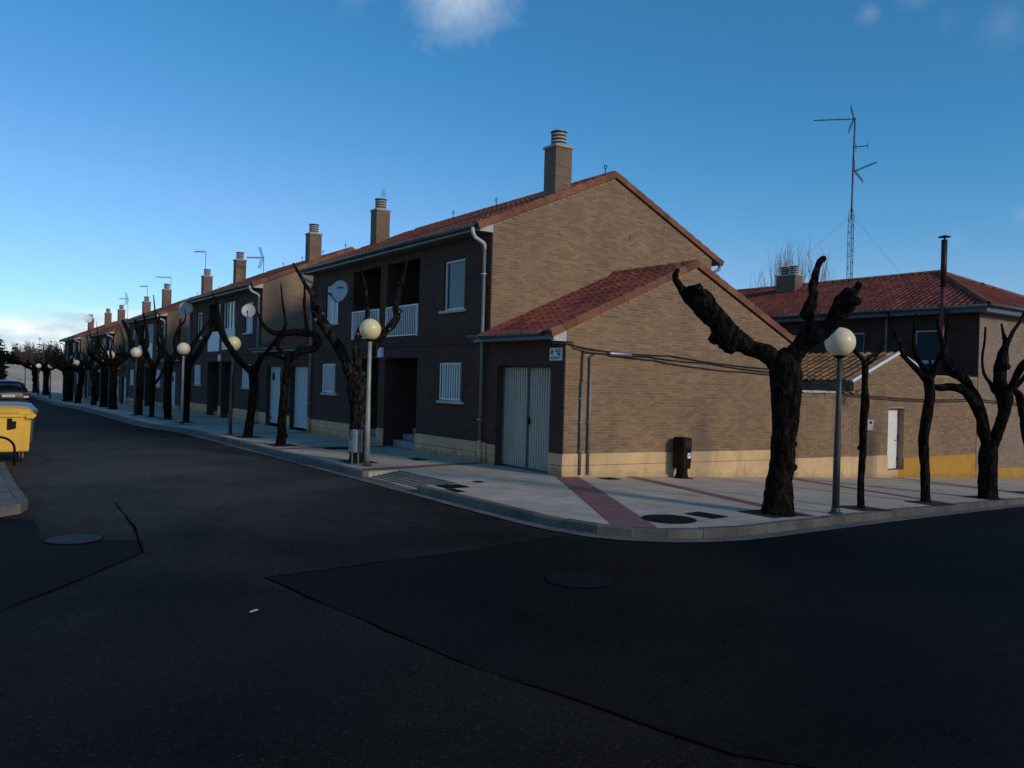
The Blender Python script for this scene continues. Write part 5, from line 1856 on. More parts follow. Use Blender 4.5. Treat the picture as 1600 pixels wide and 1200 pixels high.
def generic_tree(label, x, y, h, r, seed, n=5, spread=1.6, twigs=0, name='pollarded_tree', group='pollarded street trees'):
    rr = random.Random(seed)
    z = zg(x, y)
    t = thing(name, label, 'tree', (x, y, z), group=group)
    tr = MB()
    lean = Vector((rr.uniform(-.15, .15), rr.uniform(-.15, .15), 0))
    limb(tr, [(0, 0, -.15, r * 1.35), (0, 0, .05, r * 1.15), (lean.x * .3, lean.y * .3, h * .2, r), (lean.x, lean.y, h * .38, r * .95), (lean.x, lean.y, h * .5, r * 1.2), (lean.x, lean.y, h * .54, r * .8)], 10, .12, .16, seed)
    tr.build('trunk', 'bark', t, True)
    tips = []
    for i in range(n):
        a = 2 * math.pi * (i + rr.uniform(-.3, .3)) / n
        d = Vector((math.cos(a), math.sin(a), 0)) * spread * rr.uniform(.6, 1.1)
        top = h * rr.uniform(.8, 1.05)
        b0 = Vector((lean.x, lean.y, h * .48))
        p = [b0, b0 + d * .3 + Vector((0, 0, h * .08)), b0 + d * .75 + Vector((0, 0, h * .17)), Vector((lean.x + d.x, lean.y + d.y, h * .48 + (top - h * .48) * .6)), Vector((lean.x + d.x * 1.05, lean.y + d.y * 1.05, top))]
        rad = [r * .5, r * .4, r * .42, r * .22, r * .05]
        p[2] += Vector((rr.uniform(-.2, .2), rr.uniform(-.2, .2), rr.uniform(-.1, .2)))
        p[4] += Vector((rr.uniform(-.3, .3), rr.uniform(-.3, .3), 0))
        m = MB()
        limb(m, [tuple(q) + (w,) for q, w in zip(p, rad)], 7, .12, .25, seed + i)
        m.build('branch', 'bark', t, True)
        tips.append((p[2], p[3], p[4], d))
    if twigs:
        m = MB()
        for q2, q3, q4, d in tips:
            for k in range(twigs):
                o0 = q2.lerp(q4, rr.uniform(0, 1))
                dd = (d.normalized() * rr.uniform(-.3, 1) + Vector((rr.uniform(-.8, .8), rr.uniform(-.8, .8), rr.uniform(.5, 1.3)))).normalized()
                ln = rr.uniform(.4, 1.1) * h / 5
                mid = o0 + dd * ln * .5 + Vector((rr.uniform(-.1, .1), rr.uniform(-.1, .1), .05))
                e = o0 + dd * ln + Vector((0, 0, ln * .2))
                m.tube([o0, mid, e], [.025, .018, .006], 3, False)
                for s in range(3):
                    f0 = mid.lerp(e, rr.uniform(0, .8))
                    g = (dd + Vector((rr.uniform(-.9, .9), rr.uniform(-.9, .9), rr.uniform(-.2, .8)))).normalized()
                    m.tube([f0, f0 + g * ln * .5], [.012, .004], 3, False)
        m.build('twigs', 'twig', t)
    return t


generic_tree('pollarded tree beside the fifth lamp of the street', -3.2, 32.7, 4.2, .165, 11, 7, 1.15)
generic_tree('broad dark pollarded trunk before the fourth house, nearest of three', -2.9, 37.2, 4.3, .21, 12, 8, 1.3)
generic_tree('narrow pollarded trunk before the fourth house, middle of three', -2.75, 42.0, 4.1, .15, 13, 7, 1.2)
generic_tree('pollarded trunk before the fourth house, farthest of three', -2.6, 50.0, 4.2, .18, 15, 8, 1.3)
generic_tree('thick burred trunk before the farthest house', -2.3, 58.0, 4.4, .31, 16, 9, 1.5)
generic_tree('bare tree with fuzzy brown twigs, the nearer of two past the last house', -1.9, 77.5, 4.4, .27, 17, 9, 1.5, 40, 'bare_tree', 'bare trees at the street end')
generic_tree('bare tree with fuzzy brown twigs at the very end of the street', -1.9, 87.0, 4.5, .33, 18, 10, 2.1, 44, 'bare_tree', 'bare trees at the street end')

# bare tree rising behind the hipped house
t = thing('bare_tree', 'bare tree with tall upright twigs behind the double chimney', 'tree', (32.6, 18.1, -.9))
m = MB()
limb(m, [(0, 0, -.3, .5), (0, 0, .5, .4), (.1, 0, 3, .34), (0, .1, 5.2, .36), (0, .1, 6.0, .2)], 12, .2, .15, 3)
m.build('trunk', 'bark_pale', t, True)
rr = random.Random(5)
m = MB()
for k in range(62):
    a = rr.uniform(0, 6.283)
    s = rr.uniform(.15, 1.0)
    d = Vector((math.cos(a), math.sin(a), 0))
    b0 = Vector((0, .1, 5.2)) + d * .25 + Vector((0, 0, rr.uniform(0, 1.2)))
    top = 12.0 - 2.6 * s * s + rr.uniform(-1.0, .3)
    e = Vector((d.x * 3.0 * s, d.y * 3.0 * s, top))
    c1 = b0 + d * s * 1.9 + Vector((0, 0, 1.2))
    pth = [b0, b0.lerp(c1, .55), c1, c1.lerp(e, .5) + Vector((rr.uniform(-.15, .15), rr.uniform(-.15, .15), 0)), e]
    m.tube(pth, [.045, .035, .026, .016, .005], 5, False)
    for q in range(6):
        f0 = c1.lerp(e, rr.uniform(.0, .9))
        g = Vector((rr.uniform(-.4, .4), rr.uniform(-.4, .4), 1)).normalized()
        m.tube([f0, f0 + g * rr.uniform(.5, 1.8)], [.013, .004], 3, False)
m.build('branches', 'twig_pale', t)


# conifers: one tall tree by the field, a dark belt of them along its far edge
def conifer(m, x, y, z, h, w, rr, dens=1.0):
    m.tube([(x, y, z - .5), (x, y, z + h * .95)], [w * .06, .02], 5, False)
    k = int(h * 1.6 * dens)
    for i in range(k):
        f = (i + rr.random()) / k
        zc = z + h * (.08 + .92 * f)
        r = w * (1 - f) ** .8 * rr.uniform(.7, 1.15) + .12
        nb = 9
        for j in range(nb):
            a = 6.283 * (j + rr.random()) / nb
            r1 = r * rr.uniform(.6, 1.1)
            d = Vector((math.cos(a), math.sin(a), 0))
            s = Vector((-d.y, d.x, 0))
            c = Vector((x, y, zc))
            wd_ = r1 * .34
            m.add([c, c + d * r1 * .6 + s * wd_ + Vector((0, 0, -.1 * r1)), c + d * r1 + Vector((0, 0, rr.uniform(-.3, .15) * r1)), c + d * r1 * .6 - s * wd_ + Vector((0, 0, -.12 * r1)), c + d * r1 * .5 + Vector((0, 0, .22 * r1))],
                  [(0, 1, 4), (0, 4, 3), (1, 2, 4), (4, 2, 3)])


t = thing('conifer', 'tall dark conifer at the left edge by the field', 'tree', (-4.3, 118, terrain(-4.3, 118)))
m = MB()
conifer(m, 0, 0, 0, 9.8, 1.9, random.Random(3), 2.6)
m.build('crown', 'conifer', t)
MB().tube([(0, 0, -.3), (0, 0, 2)], [.22, .18], 8).build('trunk', 'bark', t)
m = MB()
rr = random.Random(21)
for k in range(110):
    x = -14 + 62 * rr.random()
    y = 196 + rr.uniform(0, 26)
    conifer(m, x, y, terrain(x, y) - .2, rr.uniform(3.8, 6.2) + (1.4 if rr.random() < .18 else 0), rr.uniform(1.3, 2.0), rr, .8)
for k in range(240):
    x = -14 + 62 * rr.random()
    y = 192 + rr.uniform(0, 14)
    z = terrain(x, y)
    r = rr.uniform(1.4, 2.4)
    for q in range(16):
        d = Vector((rr.uniform(-1, 1), rr.uniform(-1, 1), rr.uniform(0, 1.3)))
        c = Vector((x, y, z)) + d * r
        s1 = Vector((rr.uniform(-1, 1), rr.uniform(-1, 1), rr.uniform(-.3, .8))) * .7
        s2 = Vector((rr.uniform(-1, 1), rr.uniform(-1, 1), rr.uniform(-.2, 1))) * .7
        m.add([c, c + s1, c + s1 + s2, c + s2], [(0, 1, 2, 3)])
o = m.build('conifer_belt', 'conifer', kind='stuff')
o['label'] = 'dark belt of conifers along the far edge of the field'
o['category'] = 'trees'

# dead creeper along the yard wall
t = thing('creeper', 'tangle of bare creeper stems on top of the low yard wall', 'creeper', (9.2, .1, 1.9))
rr = random.Random(9)
m = MB()
for k in range(70):
    x = rr.uniform(-1.5, 1.6)
    p = Vector((x, rr.uniform(-.12, .15), rr.uniform(0, .1)))
    path = [p]
    d = Vector((rr.uniform(-1, 1), rr.uniform(-.5, .5), rr.uniform(.2, 1)))
    for i in range(6):
        d = (d + Vector((rr.uniform(-.9, .9), rr.uniform(-.6, .6), rr.uniform(-.9, .6)))).normalized()
        p = p + d * rr.uniform(.06, .14)
        path.append(p)
    m.tube(path, [.012, .011, .01, .009, .007, .006, .004], 4, False)
for k in range(9):
    x = .6 + rr.uniform(-.25, .3)
    m.tube([(x, -.15, .1), (x + rr.uniform(-.2, .2), -.2, -.1), (x + rr.uniform(-.2, .2), -.19, -.3), (x + rr.uniform(-.1, .3), -.17, -.4 + rr.uniform(-.1, .2))], [.01, .009, .007, .004], 4, False)
m.build('stems', 'vine', t)


# ------------------------------------------------------------------ street lamps
def lamp(label, x, y, zc, r=.235, light=False, dirty=False, lean=(0, 0)):
    t = thing('street_lamp', label, 'street lamp', (x, y, zg(x, y)), group='globe street lamps')
    z = zg(x, y)
    h = zc - z
    m = MB()
    m.tube([(0, 0, -.1), (0, 0, .9), (lean[0] * .4, lean[1] * .4, 1.6), (lean[0], lean[1], h - r * .93)], [.058, .055, .045, .04], 12)
    m.build('post', 'lamp_post_light' if light else 'lamp_post', t, True)
    MB().lathe([(.11, 0), (.11, .02), (.075, .035), (.065, .1)], (0, 0, .005), 14).build('base_plate', 'lamp_post', t)
    prof = [(r * math.sin(a) + .001, -r * math.cos(a)) for a in [math.pi * (k + .0) / 22 for k in range(23)]]
    MB().lathe(prof, (lean[0], lean[1], h), 30).build('globe', 'globe_dirty' if dirty else 'globe', t, True)
    MB().lathe([(.05, -r * 1.12), (.085, -r * 1.05), (.1, -r * .9), (.085, -r * .86)], (lean[0], lean[1], h), 16).build('collar', 'iron', t, True)
    return t


lamp('globe lamp at the corner between the thick black tree and a slim tree', 1.23, -5.51, 2.70, dirty=True)
lamp('globe lamp on a pale post beside the litter bin', -2.88, 3.23, 2.99, light=True)
lamp('globe lamp half hidden by the leaning bough before the second house', -2.95, 13.2, 2.91, lean=(.02, -.03))
lamp('globe lamp third along the street, before the second house', -2.99, 19.3, 2.86, light=True, dirty=True)
for i, (lab, y, zc) in enumerate((('globe lamp fourth along the street', 26.0, 2.8), ('globe lamp fifth along the street', 33.4, 2.78), ('globe lamp sixth along the street', 50.5, 2.45),
                                  ('globe lamp seventh along the street, past thick trunks', 66.0, 2.3), ('globe lamp eighth along the street, near the bare trees', 76.0, 2.3), ('globe lamp last along the street, before the field', 90.0, 2.3))):
    lamp(lab, {26.0: -3.4, 33.4: -3.3}.get(y, -2.7), y, zc, dirty=True)

# ------------------------------------------------------------------ bins and boxes on the pavement
t = thing('litter_bin', 'grey metal litter bin on two thin legs beside the lamp', 'bin', (-2.98, 3.62, 0), .5)
m = MB()
m.lathe([(.145, .27), (.15, .275), (.15, .735), (.155, .74), (.155, .76), (.14, .76), (.138, .3)], (0, 0, 0), 26)
m.build('drum', 'galvanised', t, False)
for x in (-.11, .11):
    MB().tube([(x, .0, 0), (x, 0, .3)], .014, 8).build('leg', 'galvanised', t)
MB().tube([(-.155, .0, .55), (-.18, .03, .62), (-.18, .03, .78)], .012, 6).build('bracket', 'iron', t)

t = thing('dog_waste_bin', 'black dog waste bin on a pedestal against the cream plinth', 'bin', (3.25, -.30, zg(3.25, -.3)), 0)
m = MB()
m.prism([(-.13, 0), (.13, 0), (.08, .06), (.06, .16), (.06, .28), (-.06, .28), (-.06, .1)], -.11, .13, 1)
m.build('pedestal', 'black_plastic', t, bevel=.008)
m = MB()
m.prism([(-.13, .22), (.12, .22), (.14, .62), (.14, .90), (.09, .93), (-.12, .93), (-.13, .88)], -.15, .18, 1)
b = m.build('box', 'black_plastic', t, bevel=.018)
MB().box(-.09, .10, -.165, -.148, .70, .86).build('flap', 'rubber', b, bevel=.006)
s = MB().box(-.0, .10, -.158, -.1495, .46, .58).build('sticker', 'white_paint', b)
m = MB()
m.box(.028, .072, -.161, -.1575, .522, .542).box(.062, .08, -.161, -.1575, .535, .556).box(.03, .038, -.161, -.1575, .505, .525).box(.062, .07, -.161, -.1575, .505, .525)
m.build('dog_pictogram', 'print_dark', s)
MB().box(-.2, .2, -.16, .2, -.01, .012).build('foot_plate', 'black_plastic', t)


def container(label, x, y, body, lid, rz=0.0, sticker=False, W=1.25, D=.95, z=0.0):
    t = thing('wheeled_container', label, 'container', (x, y, z), rz, 'wheeled waste containers')
    h0, h1 = .22, 1.02
    m = MB()
    a = [(-W * .475, -D * .455), (W * .475, -D * .455), (W * .475, D * .455), (-W * .475, D * .455)]
    b_ = [(-W * .5, -D * .5), (W * .5, -D * .5), (W * .5, D * .5), (-W * .5, D * .5)]
    m.add([(p[0], p[1], h0) for p in a] + [(p[0], p[1], h1) for p in b_], [(3, 2, 1, 0), (4, 5, 6, 7), (0, 1, 5, 4), (1, 2, 6, 5), (2, 3, 7, 6), (3, 0, 4, 7)])
    bd = m.build('body', body, t, bevel=.05)
    MB().box(-W * .53, W * .53, -D * .54, D * .54, h1 - .03, h1 + .03).build('rim', body, bd, bevel=.012)
    m = MB()
    for sx in (-1, 1):
        c = sx * W * .53
        m.box(min(c, c - sx * .16), max(c, c - sx * .16), -D * .58, -D * .535, h1 - .06, h1 + .02)
        m.box(min(c, c + sx * .09), max(c, c + sx * .09), -.05, .05, h1 - .05, h1 + .02)
    m.build('lifting_lug', body, bd, bevel=.01)
    L = MB()
    prof = [(-D * .55, h1 + .035), (-D * .52, h1 + .10), (-D * .3, h1 + .18), (0, h1 + .21), (D * .3, h1 + .19), (D * .52, h1 + .12), (D * .55, h1 + .035)]
    n = len(prof)
    xs = [-W * .53, -W * .47, -W * .2, W * .2, W * .47, W * .53]
    ks = [.35, .85, 1, 1, .85, .35]
    for xx, kk in zip(xs, ks):
        L.v += [(xx, p[0], h1 + .035 + (p[1] - h1 - .035) * kk) for p in prof]
    for i in range(len(xs) - 1):
        for j in range(n - 1):
            L.f.append((i * n + j, i * n + j + 1, (i + 1) * n + j + 1, (i + 1) * n + j))
    L.f.append(tuple(range(n)))
    L.f.append(tuple((len(xs) - 1) * n + j for j in range(n - 1, -1, -1)))
    ld = L.build('lid', lid, t, True)
    MB().tube([(-W * .3, -D * .57, h1 + .08), (W * .3, -D * .57, h1 + .08)], .016, 8).build('handle', lid, ld)
    for sx in (-1, 1):
        for sy in (-1, 1):
            cx, cy = sx * W * .36, sy * D * .33
            w = MB()
            w.tube([(cx - .022, cy, .1), (cx + .022, cy, .1)], .1, 16)
            wh = w.build('wheel', 'rubber', t, False)
            f = MB()
            f.box(cx - .04, cx - .028, cy - .03, cy + .03, .08, .24).box(cx + .028, cx + .04, cy - .03, cy + .03, .08, .24).box(cx - .05, cx + .05, cy - .05, cy + .05, .215, .235)
            f.build('fork', 'galvanised', wh)
    if sticker:
        m = MB()
        def q(u, v):
            k = (v - h0) / (h1 - h0)
            return (u, -D * (.455 + .045 * k) - .003, v)
        m.add([q(W * .5 - .47, .70), q(W * .5 - .30, .735), q(W * .5 - .29, .90), q(W * .5 - .37, .90), q(W * .5 - .37, .965), q(W * .5 - .47, .965)], [(0, 1, 2, 3, 4, 5)])
        m.build('sticker', 'black_plastic', bd)
    return t


container('yellow wheeled recycling container at the left kerb', -9.52, 8.1, 'yellow_plastic', 'yellow_plastic', 0.02, True, z=zr(-9.5, 8))
container('dark green wheeled container with grey-blue lid behind the yellow one', -9.27, 10.4, 'green_plastic', 'lid_grey', 0.03, z=zr(-9.5, 10))
t = thing('bollard_hoop', 'dark bent steel hoop before the yellow container', 'hoop barrier', (-9.55, 6.9, 0))
m = MB()
pth = [(.3, 0, -.15), (.3, 0, .22)] + [(.3 * math.cos(a), 0, .22 + .26 * math.sin(a)) for a in [math.pi * k / 14 for k in range(1, 14)]] + [(-.3, 0, .22), (-.3, 0, -.15)]
m.tube(pth, .026, 10)
m.build('hoop', 'iron', t, True)

# ------------------------------------------------------------------ parked car
def car(label, x, y, z, rz=0.0):
    t = thing('parked_car', label, 'car', (x, y, z), rz)
    # sections along the length, y = 0 at the rear bumper, nose at 4.3; x half width
    def sec(y, wl, wb, wr, zb, zw, zt, zr0=.0):
        return [(0, y, zb), (wb * .9, y, zb), (wb, y, zb + .08), (wl, y, zw * .75), (wl * .985, y, zw), (wr + (wl - wr) * .25, y, zw + (zt - zw) * .75), (wr * .9, y, zt - .03), (wr * .6, y, zt), (0, y, zt + .015)]
    S = [sec(0.0, .80, .78, .62, .34, .62, .66), sec(.03, .84, .82, .72, .28, .86, .92), sec(.12, .87, .85, .66, .26, .92, 1.12), sec(.34, .88, .86, .62, .25, .93, 1.40), sec(.6, .885, .86, .62, .24, .93, 1.475), sec(1.3, .89, .87, .62, .24, .92, 1.51),
         sec(2.2, .89, .87, .61, .24, .91, 1.49), sec(2.75, .89, .87, .6, .24, .9, 1.36), sec(3.3, .88, .86, .66, .24, .88, 1.02), sec(3.9, .86, .84, .7, .25, .82, .88), sec(4.25, .78, .76, .6, .28, .66, .74), sec(4.32, .7, .68, .5, .34, .56, .6)]
    m = MB()
    k = len(S[0])
    for s in S:
        ring = s + [(-p[0], p[1], p[2]) for p in s[-2:0:-1]]
        m.v += ring
    q = 2 * k - 2
    for i in range(len(S) - 1):
        for j in range(q):
            m.f.append((i * q + j, i * q + (j + 1) % q, (i + 1) * q + (j + 1) % q, (i + 1) * q + j))
    m.f.append(tuple(range(q)))
    m.f.append(tuple((len(S) - 1) * q + j for j in range(q - 1, -1, -1)))
    b = m.build('body', 'car_paint', t, True)
    MB().add([(-.60, .055, .96), (.60, .055, .96), (.50, .285, 1.36), (-.50, .285, 1.36)], [(0, 1, 2, 3)]).build('rear_window', 'glass', b)
    for sx in (-1, 1):
        m = MB()
        m.add([(sx * .845, .4, .98), (sx * .86, 2.6, .96), (sx * .70, 2.45, 1.38), (sx * .69, .75, 1.40)], [(0, 1, 2, 3)])
        m.build('side_window', 'glass', b)
        m = MB()
        m.box(min(sx * .60, sx * .875), max(sx * .60, sx * .875), -.012, .2, .70, .95)
        l = m.build('tail_light', 'light_red', b, bevel=.02)
        MB().box(min(sx * .62, sx * .84), max(sx * .62, sx * .84), -.022, .02, .70, .78).build('reversing_lamp', 'light_clear', l)
        MB().tube([(sx * .56, .55, 1.49), (sx * .565, .6, 1.54), (sx * .565, 2.0, 1.56), (sx * .56, 2.1, 1.5)], .016, 6).build('roof_rail', 'iron', b)
        MB().box(min(sx * .88, sx * 1.04), max(sx * .88, sx * 1.04), 2.55, 2.75, .95, 1.08).build('wing_mirror', 'car_paint', b, bevel=.03)
        for yy in (.72, 3.4):
            w = MB()
            w.tube([(sx * .68, yy, .32), (sx * .90, yy, .32)], .32, 22)
            wh = w.build('wheel', 'rubber', t)
            MB().tube([(sx * .9, yy, .32), (sx * .912, yy, .32)], .2, 18).build('rim', 'chrome', wh)
    MB().box(-.86, .86, -.06, .1, .30, .56).build('bumper', 'car_paint', b, bevel=.05)
    MB().box(-.5, .5, -.02, .02, .86, .885).build('chrome_strip', 'chrome', b)
    p = MB().box(-.26, .26, -.03, -.015, .72, .83).build('number_plate', 'white_paint', b)
    m = MB()
    for i, w_ in enumerate((.03, .035, .03, .035, .035, .03, .035)):
        xx = -.2 + i * .06
        m.box(xx, xx + w_, -.033, -.0295, .745, .805)
    m.build('plate_characters', 'print_dark', p)
    MB().tube([(0, .9, 1.5), (0, .75, 1.62)], .006, 5).build('aerial', 'iron', b)
    return t


car('dark estate car seen from behind beyond the containers', -7.78, 32.6, zr(-7.8, 33), .02)

# ------------------------------------------------------------------ dishes, antennas, mast
def dish(label, x, y, z, r, face, lettering=None, mat='dish_grey', wall=(0, 0, 0)):
    """offset dish; face is the direction it looks along"""
    t = thing('satellite_dish', label, 'satellite dish', (x, y, z), group='satellite dishes')
    f = Vector(face).normalized()
    s = f.cross(Vector((0, 0, 1))).normalized()
    s = -s
    up = s.cross(f).normalized()
    if up.z < 0:
        up = -up
    m = MB()
    n, k = 28, 6
    m.v.append(tuple(-f * .0))
    for i in range(1, k + 1):
        q = i / k
        for j in range(n):
            a = 6.283185 * j / n
            m.v.append(tuple(s * math.cos(a) * r * q * .93 + up * math.sin(a) * r * q + f * (.22 * r * q * q)))
    for j in range(n):
        m.f.append((0, 1 + j, 1 + (j + 1) % n))
    for i in range(k - 1):
        for j in range(n):
            m.f.append((1 + i * n + j, 1 + i * n + (j + 1) % n, 1 + (i + 1) * n + (j + 1) % n, 1 + (i + 1) * n + j))
    d = m.build('reflector', mat, t, True)
    md = d.modifiers.new('thick', 'SOLIDIFY'); md.thickness = .012
    tip = f * (r * 1.25) - up * r * .72
    MB().tube([-up * r * .98 + f * .2 * r, tip], .013, 6).build('feed_arm', 'iron', t)
    MB().tube([tip - f * .05 + up * .02, tip + f * .07 + up * .02], .032, 10).build('receiver', 'black_plastic', t)
    w = Vector(wall)
    MB().tube([(0, 0, 0), tuple(-f * .08), tuple(w)], .018, 8).build('wall_arm', 'zinc', t)
    if lettering:
        me = text_mesh(lettering, r * .42, 'print_dark')
        O = f * (.052 * r + .02) + up * r * .42
        put('lettering', me, d, basis(O, s, up, f))
    return t


dish('satellite dish with dark lettering beside an upper window of the corner house', -.55, 10.4, 4.54, .36, (-.80, -.50, .26), 'Televes', wall=(.55, .5, -.1))
dish('rounded satellite dish beside the right upper window of the second house', -.38, 19.95, 4.5, .29, (-.35, -.8, .3), wall=(.38, .1, -.1))
dish('satellite dish on the far corner of the second house, seen nearly face on', -.5, 29.6, 5.15, .36, (-.3, -.9, .25), wall=(.5, .1, -.1))
dish('pale satellite dish on a chimney of the farthest house', 1.9, 79.9, 7.25, .42, (-.1, -.95, .25), mat='white_paint', wall=(.3, .4, 0))


def yagi(parent, O, d, L, n, reflector=True, rw=.32, elem=.22, name='antenna_array'):
    """boom with cross elements and a two-panel reflector; O on the mast, d boom direction"""
    O, d = Vector(O), Vector(d).normalized()
    s = d.cross(Vector((0, 0, 1))).normalized()
    up = s.cross(d)
    m = MB()
    m.tube([O, O + d * L], .02, 5)
    for i in range(n):
        c = O + d * (L * (.16 + .84 * i / (n - 1)))
        e = elem * (1 - .35 * i / n)
        m.tube([c - s * e / 2 + up * .012, c + s * e / 2 + up * .012], .009, 4)
        m.tube([c - up * e * .3 - s * e * .2, c + up * e * .3 + s * e * .2], .011, 4)
    a = m.build(name, 'antenna_metal', parent)
    if reflector:
        for sg in (-1, 1):
            g = MB()
            e1 = (up * sg * .8 - d * -.25).normalized()
            h = .55
            for k in range(3):
                ss = (k - 1) * rw
                g.tube([O + s * ss + d * .06, O + s * ss + e1 * h + d * .06], .011, 4)
            for k in range(6):
                g.tube([O - s * rw + e1 * h * k / 5 + d * .06, O + s * rw + e1 * h * k / 5 + d * .06], .009, 4)
            g.build('reflector', 'antenna_metal', a)
    return a


t = thing('antenna_mast', 'tall lattice antenna mast with guy wires on the hipped roof', 'antenna mast', (21.0, 7.05, 6.15))
m = MB()
tri = [(.13 * math.cos(a), .13 * math.sin(a)) for a in (0.4, 2.494, 4.589)]
HM = 3.3
for (a, b) in tri:
    m.tube([(a, b, -.2), (a, b, HM)], .014, 6)
    m.tube([(a, b, HM), (a * .1, b * .1, HM + .28)], .012, 6)
for k in range(13):
    z0_, z1_ = HM * k / 13, HM * (k + 1) / 13
    for i in range(3):
        a, b = tri[i], tri[(i + 1) % 3]
        m.tube([(a[0], a[1], z0_), (b[0], b[1], z0_)], .006, 4)
        m.tube([(a[0], a[1], z0_), (b[0], b[1], z1_)] if (k + i) % 2 else [(b[0], b[1], z0_), (a[0], a[1], z1_)], .006, 4)
m.build('lattice', 'antenna_metal', t)
MB().tube([(0, 0, HM - .2), (.02, 0, HM + 2.2), (.05, -.02, 7.4)], .04, 8).build('pole', 'antenna_metal', t)
for (ex, ey, ez_) in ((-1.6, 2.7, .35), (1.3, -2.3, -.2), (2.2, 1.6, .1)):
    MB().tube([(0, 0, HM), (ex, ey, ez_)], .0035, 4).build('guy_wire', 'antenna_metal', t)
yagi(t, (.05, -.02, 7.35), (-.53, .84, .06), 1.65, 12)
yagi(t, (.02, 0, 5.1), (.4, -.7, .3), .95, 10)
yagi(t, (.02, 0, 6.15), (.5, -.85, .02), .55, 2, False, elem=.5)


def tv_antenna(label, x, y, z, h, d, L=.9, style=0):
    t = thing('roof_antenna', label, 'antenna', (x, y, z), group='roof antennas')
    MB().tube([(0, 0, -.5), (0, 0, h)], .016, 6).build('pole', 'antenna_metal', t)
    yagi(t, (0, 0, h - .05), d, L, 7, style == 1, .2, .3)
    return t


LEFT = (-.818, .575, 0)
tv_antenna('roof antenna with wing reflector right of the far chimney of the second house', 3.0, 28.6, 6.9, 1.12, LEFT, .85, 1)
tv_antenna('roof antenna on a tall pole above the near chimney of the third house', 3.0, 39.8, 6.7, 2.92, LEFT, .7, 0)
tv_antenna('roof antenna above the far chimney of the third house', 3.0, 49.0, 6.7, 2.15, LEFT, 1.05, 0)
tv_antenna('roof antenna above the near chimney of the fourth house', 3.0, 57.0, 6.2, 2.65, LEFT, .6, 0)
tv_antenna('roof antenna with short wings on the fourth house', 3.0, 65.0, 6.2, 2.2, LEFT, .75, 1)

# ------------------------------------------------------------------ sign, cables, conduits on the garage
t = thing('street_sign', 'small white street name plate at the top corner of the garage front', 'sign', (-.012, .29, 2.53))
MB().box(-.006, .01, -.21, .21, -.135, .135).build('plate', 'white_paint', t)
m = MB()
for a, b, c, d in ((-.20, .20, .125, .131), (-.20, .20, -.131, -.125), (.198, .204, -.131, .131), (-.204, -.198, -.131, .131)):
    m.box(-.010, -.0055, a, b, c, d)
m.build('border', 'galvanised', t)
m = MB()
m.box(-.010, -.0055, -.17, .03, .082, .10).box(-.010, -.0055, -.17, .02, .045, .063)
m.box(-.010, -.0055, -.17, .17, -.075, -.055).box(-.010, -.0055, -.10, .17, -.105, -.09)
m.build('lettering', 'print_dark', t)
MB().box(-.010, -.0055, -.16, -.07, -.03, .03).build('panel', 'print_green', t)
m = MB()
m.prism([(.09, .09), (.15, .09), (.15, .02), (.12, -.03), (.09, .02)], -.010, -.0055, 0)
m.build('shield', 'print_dark', t)

t = thing('cable_run', 'black cables sagging along the tan garage side wall', 'cable', (0, 0, 0))


def cable(pts, r=.012):
    P = []
    for i in range(len(pts) - 1):
        a, b = Vector(pts[i]), Vector(pts[i + 1])
        L = (b - a).length
        for k in range(8):
            q = k / 8
            p = a.lerp(b, q)
            p.z -= .012 * L * 4 * q * (1 - q)
            P.append(p)
    P.append(Vector(pts[-1]))
    return MB().tube(P, r, 6)


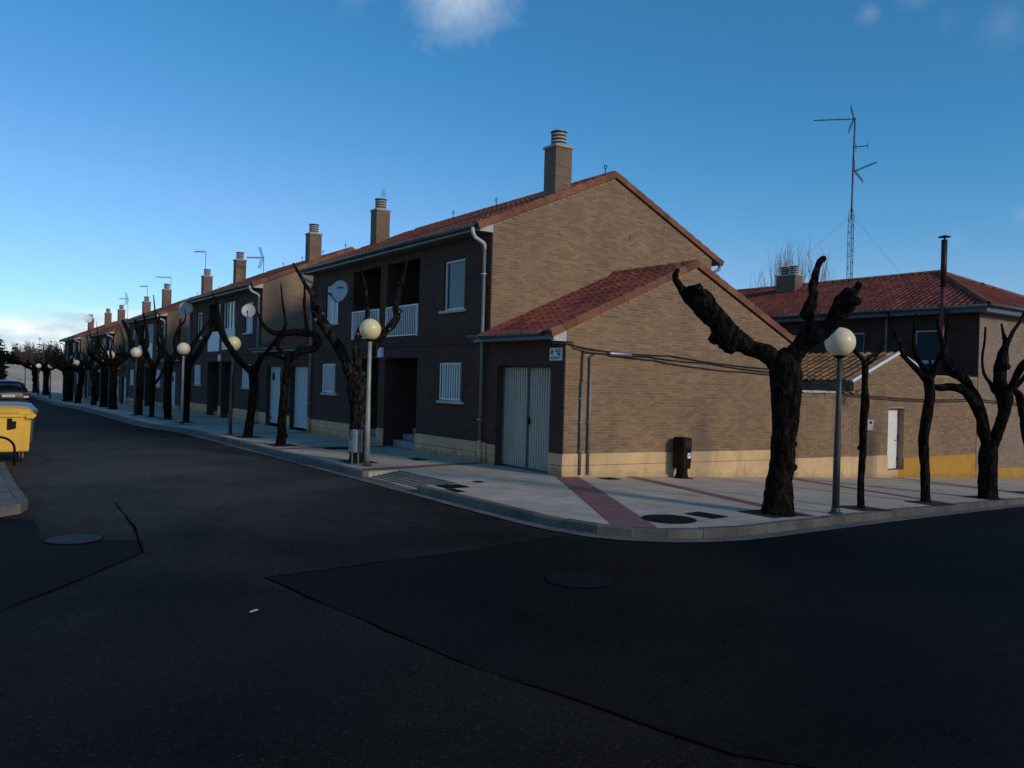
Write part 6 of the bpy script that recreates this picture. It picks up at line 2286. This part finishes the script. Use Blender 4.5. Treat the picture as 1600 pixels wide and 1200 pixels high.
cable([(-.35, -.02, 2.74), (.02, -.04, 2.75), (.55, -.045, 2.67), (1.4, -.045, 2.63), (3.0, -.045, 2.62), (7.6, -.045, 2.43), (10.3, -.05, 1.86), (17.3, -.045, 1.80), (25, -.045, 1.7)]).build('cable', 'cable', t)
cable([(.45, -.045, 2.60), (1.3, -.05, 2.58), (2.3, -.045, 2.57), (4.2, -.045, 2.50), (7.6, -.045, 2.34), (10.3, -.05, 1.80), (17.3, -.045, 1.74), (25, -.045, 1.62)]).build('cable', 'cable', t)
cable([(1.3, -.05, 2.56), (2.5, -.045, 2.50), (4.0, -.045, 2.38), (5.6, -.045, 2.33), (7.6, -.045, 2.30)]).build('cable', 'cable', t)
cable([(.0, -.03, 2.79), (.18, -.04, 2.785), (.19, -.04, 2.66), (.32, -.04, 2.64), (.5, -.04, 2.62)], .009).build('cable', 'cable', t)
MB().tube([(1.15, -.065, 2.595), (1.2, -.065, 2.59), (1.75, -.065, 2.585), (1.82, -.065, 2.582)], [.02, .045, .045, .02], 10).build('splice_sleeve', 'galvanised', t, True)
t = thing('conduit', 'pair of vertical grey conduits at the garage corner on the tan side wall', 'conduit', (0, 0, 0))
for x, zt_ in ((.44, 2.6), (.66, 2.56)):
    MB().tube([(x + .12, -.045, zt_), (x + .02, -.045, zt_ - .03), (x, -.045, zt_ - .12), (x, -.045, 1.5)], .017, 8).build('cable', 'cable', t)
    MB().tube([(x, -.05, 1.95 if x < .5 else 2.5), (x, -.05, .01)], .03, 10).build('pipe', 'pipe_grey', t, True)
    for z in (.5, 1.1, 1.6):
        MB().box(x - .045, x + .045, -.055, -.0, z, z + .025).build('clip', 'zinc', t)

# wisp of smoke over the far chimney of the corner house
m = MB()
m.lathe([(.02, 0), (.09, .08), (.12, .22), (.08, .36), (.02, .45)], (0, 0, 0), 12)
mt = bpy.data.materials.new('smoke')
mt.use_nodes = True
mn, ml = mt.node_tree.nodes, mt.node_tree.links
mn.remove(mn['Principled BSDF'])
pv = mn.new('ShaderNodeVolumePrincipled')
pv.inputs['Color'].default_value = (.9, .92, .95, 1)
pv.inputs['Density'].default_value = 4.0
ml.new(pv.outputs[0], mn['Material Output'].inputs['Volume'])
MATS['smoke'] = mt
o = m.build('smoke', 'smoke', None, True, loc=(2.35, 13.55, 8.36), kind='stuff')
o['label'] = 'thin wisp of smoke above the far chimney of the corner house'
o['category'] = 'smoke'
